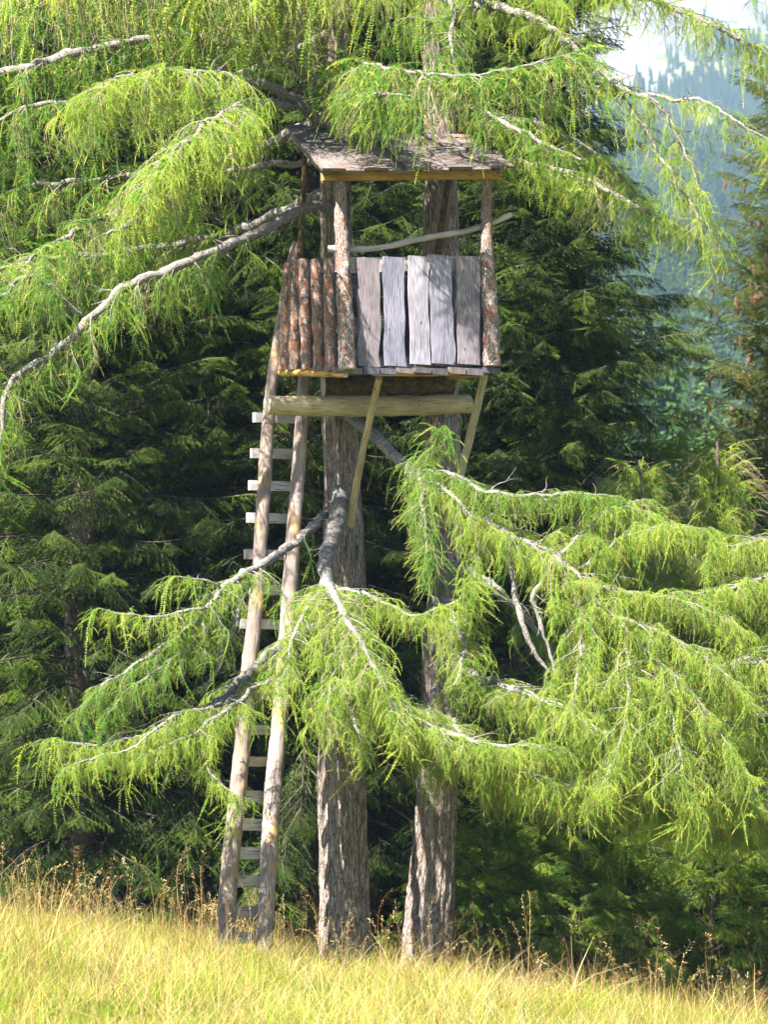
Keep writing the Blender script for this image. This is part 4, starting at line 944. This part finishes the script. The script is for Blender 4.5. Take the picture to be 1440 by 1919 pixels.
# ------------------------------------------------------------------ ladder
lad_o = at(455, 1790, 31.4)
ladder = empty('ladder', lad_o, 'tall homemade ladder of peeled poles and nailed board rungs leaning on the stand', 'ladder')
def LY(py): return 31.55 + (1790 - py) / 1100 * 1.12
railL = [(419, 1850), (430, 1640), (440, 1540), (452, 1420), (463, 1290), (477, 1160), (487, 1040), (496, 900), (503, 790), (512, 700), (527, 600), (545, 500), (557, 456)]
railR = [(490, 1845), (505, 1600), (512, 1480), (526, 1330), (538, 1180), (548, 1030), (558, 900), (566, 780), (571, 706)]
log('rail', [(x, y, LY(y)) for x, y in railL], [17.5, 17, 16.5, 15.5, 15, 14, 13.5, 13, 12, 10.5, 9, 9, 10], M['rail_wood'], seed=81, amp=0.10, parent=ladder, seg=18, jit=0.004, lab='outer ladder pole, rising past the bark slab wall')
log('rail', [(x, y, LY(y) + 0.18) for x, y in railR], [17, 16, 16, 15, 15, 14, 13, 12, 11], M['rail_wood'], seed=82, amp=0.10, parent=ladder, seg=18, jit=0.004, lab='inner ladder pole, ending under the platform')
def interp(rail, y):
    for (x0, y0), (x1, y1) in zip(rail, rail[1:]):
        if y1 <= y <= y0: return x0 + (x1 - x0) * (y0 - y) / (y0 - y1)
    return rail[0][0]
for j, y in enumerate((783, 850, 911, 971, 1040, 1106, 1170, 1240, 1302, 1368, 1428, 1492, 1545, 1598, 1652, 1707, 1757)):
    xl = interp(railL, y); xr = interp(railR, y)
    out_ = 26 if y < 1050 else (10 if y not in (1170,) else 24)
    Y = LY(y) + 0.12
    h = 19 if y < 1450 else 23
    a = S_(xl - out_, y - 1 + R(-1, 1), Y - 0.02); b = S_(xr + 12, y + 1 + R(-1, 1), Y + 0.24)
    mb = MB(); d = (b - a).normalized(); nn = Vector((d.y, -d.x, 0)).normalized()
    plank_mesh(mb, a, b, Vector((0, 0, 1)), nn, h * 31.8 / F, h * 31.8 / F * 0.95, 0.05, 130 + j, wav=0.004, n=4)
    mb.build('rung', M['pale_wood'], ladder, smooth_=False)

# ------------------------------------------------------------------ meadow
def blade(mb, p, a, lean, L, w, q, mi=0, n=3):
    c = Vector((math.cos(a), math.sin(a), 0)); s = Vector((-math.sin(a), math.cos(a), 0)) * w
    V = []; fs = []
    for i in range(n + 1):
        t = i / n; pp = p + Vector((0, 0, L * t * (1 - 0.25 * lean * t))) + c * L * lean * t * t
        ww = s * (1 - t * 0.9); V += [pp - ww, pp + ww]
    for i in range(n): fs.append((2 * i, 2 * i + 1, 2 * i + 3, 2 * i + 2))
    mb.add(V, fs, [[(0, 0)] * 4] * n, mi)
def clump(name, q, H, n=34, rad=0.11, leafy=False, dry=0.2, gm='grass'):
    mb = MB()
    for _ in range(n):
        a = q.uniform(0, 6.28); r = rad * math.sqrt(q.random()); p = Vector((math.cos(a) * r, math.sin(a) * r, 0))
        blade(mb, p, q.uniform(0, 6.28), q.uniform(0.1, 1.3), H * q.uniform(0.4, 1.15), q.uniform(0.0022, 0.0055), q, 0 if q.random() > dry else 1)
    if leafy:
        for _ in range(16):
            a = q.uniform(0, 6.28); z = q.uniform(0.05, H * 0.5); r = rad * q.random(); p = Vector((math.cos(a) * r, math.sin(a) * r, z))
            c = Vector((math.cos(a), math.sin(a), q.uniform(-0.2, 0.6))) * 0.09; s = Vector((-math.sin(a), math.cos(a), 0)) * 0.025
            mb.add([p, p + c * 0.5 - s, p + c, p + c * 0.5 + s], [(0, 1, 2, 3)], [[(0, 0)] * 4])
    return mb.mesh(name, [M[gm], M['straw']], False)
def seed_stalk(name, q, H, bend, kind):
    mb = MB(); n = 9; pts = []; a = q.uniform(0, 6.28); c = Vector((math.cos(a), math.sin(a), 0)); d = Vector((0, 0, 1)); p = Vector((0, 0, 0))
    for i in range(n + 1):
        pts.append(p.copy()); t = i / n; d = (d + (c * 0.5 - Vector((0, 0, 0.35))) * bend * max(0, t - 0.45) * 2).normalized(); p = p + d * H / n
    tube(mb, pts, [0.0022 * (1 - 0.6 * i / n) for i in range(n + 1)], 3, mi=0)
    m = 26 if kind == 0 else 16
    for k in range(m):
        t = q.uniform(0.68, 1.0) * n; i = min(n - 1, int(t)); pp = pts[i].lerp(pts[i + 1], t - i); T = (pts[i + 1] - pts[i]).normalized()
        off = 0.012 if kind == 0 else 0.05 * (1.15 - t / n) * 3
        w = rand_dir(T, 0.6, q); e = pp + w * off * q.uniform(0.4, 1)
        if kind: needle(mb, pp, w, off, 0.0006, q, 0)
        s = w.cross(T).normalized() * 0.005; l = q.uniform(0.014, 0.026)
        mb.add([e, e + w * l * 0.5 - s, e + w * l, e + w * l * 0.5 + s], [(0, 1, 2, 3)], [[(0, 0)] * 4])
    for _ in range(2): blade(mb, Vector((0, 0, 0)), q.uniform(0, 6.28), q.uniform(0.3, 0.8), H * 0.5, 0.003, q)
    return mb.mesh(name, [M['straw']], False)
q = random.Random(15)
NG_GRASS = instancer('grass_clumps', [clump('grass_clump', q, 0.48, 22), clump('grass_clump', q, 0.34, 40), clump('grass_clump', q, 0.5, 26), clump('grass_clump', q, 0.28, 36, leafy=True), clump('grass_clump', q, 0.38, 30), clump('dry_clump', q, 0.45, 18, dry=0.9), clump('dry_clump', q, 0.62, 11, rad=0.2, dry=1.0), clump('leafy_clump', q, 0.22, 16, leafy=True, gm='grass_green'), clump('green_clump', q, 0.3, 30, gm='grass_green', dry=0.05), clump('green_clump', q, 0.4, 22, gm='grass_green', dry=0.1)])
NG_SEED = instancer('seed_stalks', [seed_stalk('seed_stalk', q, h, b, k) for h, b, k in ((0.85, 0.5, 0), (0.7, 0.9, 0), (0.8, 0.2, 1), (0.65, 0.5, 1), (0.75, 1.2, 0), (0.6, 0.3, 1), (0.9, 0.7, 0))])
pos = []; E = []; S = []; V = []
for _ in range(17000):
    y = R(19, 35.5); x = R(-5.4, 5.4)
    nn = mnoise.noise(Vector((x * 0.9, y * 0.5, 0)))
    pos.append((x, y, gz(x, y))); E.append((R(-.3, .3), R(-.3, .3), R(0, 6.28))); S.append(R(0.45, 0.85) * (1 + 0.5 * nn) * (R(0.45, 1.15) if y > 30.5 else 1))
    m2 = mnoise.noise(Vector((x * 1.7, y * 0.8, 8)))
    V.append(rng.choice([5, 6, 5, 1]) if R(0, 1) < 0.05 + 0.8 * m2 + (0.18 if y > 31 else 0) else (rng.choice([3, 7, 8, 9, 8]) if R(-0.55, 0.6) < -m2 else rng.randrange(5)))
tag(scatter('meadow_grass', NG_GRASS, pos, E, S, V), 'sunlit yellow-green meadow grass in front of the trees', 'grass')
pos = []; E = []; S = []; V = []
for _ in range(3200):
    y = R(25, 35); y = max(y, R(25, 34.5)); x = R(-5, 5)
    if R(0, 1) > 0.42 + 1.4 * mnoise.noise(Vector((x * 1.9, y * 0.9, 5))) + (0.2 if y > 31 else -0.12): continue
    pos.append((x, y, gz(x, y))); E.append((R(-.15, .15), R(-.15, .15), R(0, 6.28))); S.append(R(0.35, 0.85) + (R(0, 0.6) if R(0, 1) < 0.3 else 0)); V.append(rng.randrange(7))
tag(scatter('seed_heads', NG_SEED, pos, E, S, V), 'dry brown seed heads standing above the meadow grass', 'grass')
# forest-floor growth behind
pos = []; E = []; S = []; V = []
for _ in range(5000):
    y = R(35, 60); x = wx(R(-150, 1600), y)
    pos.append((x, y, gz(x, y))); E.append((0, 0, R(0, 6.28))); S.append(R(0.6, 1.2)); V.append(rng.randrange(5))
tag(scatter('undergrowth', NG_GRASS, pos, E, S, V), 'low growth on the shaded floor of the wood', 'undergrowth')

# ------------------------------------------------------------------ haze
def haze():
    x0, x1, y0, y1, z0, z1 = -900, 1200, -60, 2450, -6, 820
    V = [(x, y, z) for x in (x0, x1) for y in (y0, y1) for z in (z0, z1)]
    mb = MB(); mb.add(V, [(0, 1, 3, 2), (4, 6, 7, 5), (0, 4, 5, 1), (2, 3, 7, 6), (0, 2, 6, 4), (1, 5, 7, 3)])
    m = bpy.data.materials.new('haze'); m.use_nodes = True; nt = m.node_tree; nt.nodes.clear()
    pv = nt.nodes.new('ShaderNodeVolumePrincipled'); pv.inputs['Color'].default_value = (0.48, 0.69, 1.0, 1); pv.inputs['Density'].default_value = 0.0002
    pv.inputs['Anisotropy'].default_value = 0.0
    o_ = nt.nodes.new('ShaderNodeOutputMaterial'); nt.links.new(pv.outputs[0], o_.inputs['Volume'])
    o = bpy.data.objects.new('haze', mb.mesh('haze', [m], False)); link(o); tag(o, 'thin blue mountain air', 'haze', None, 'stuff')
haze()
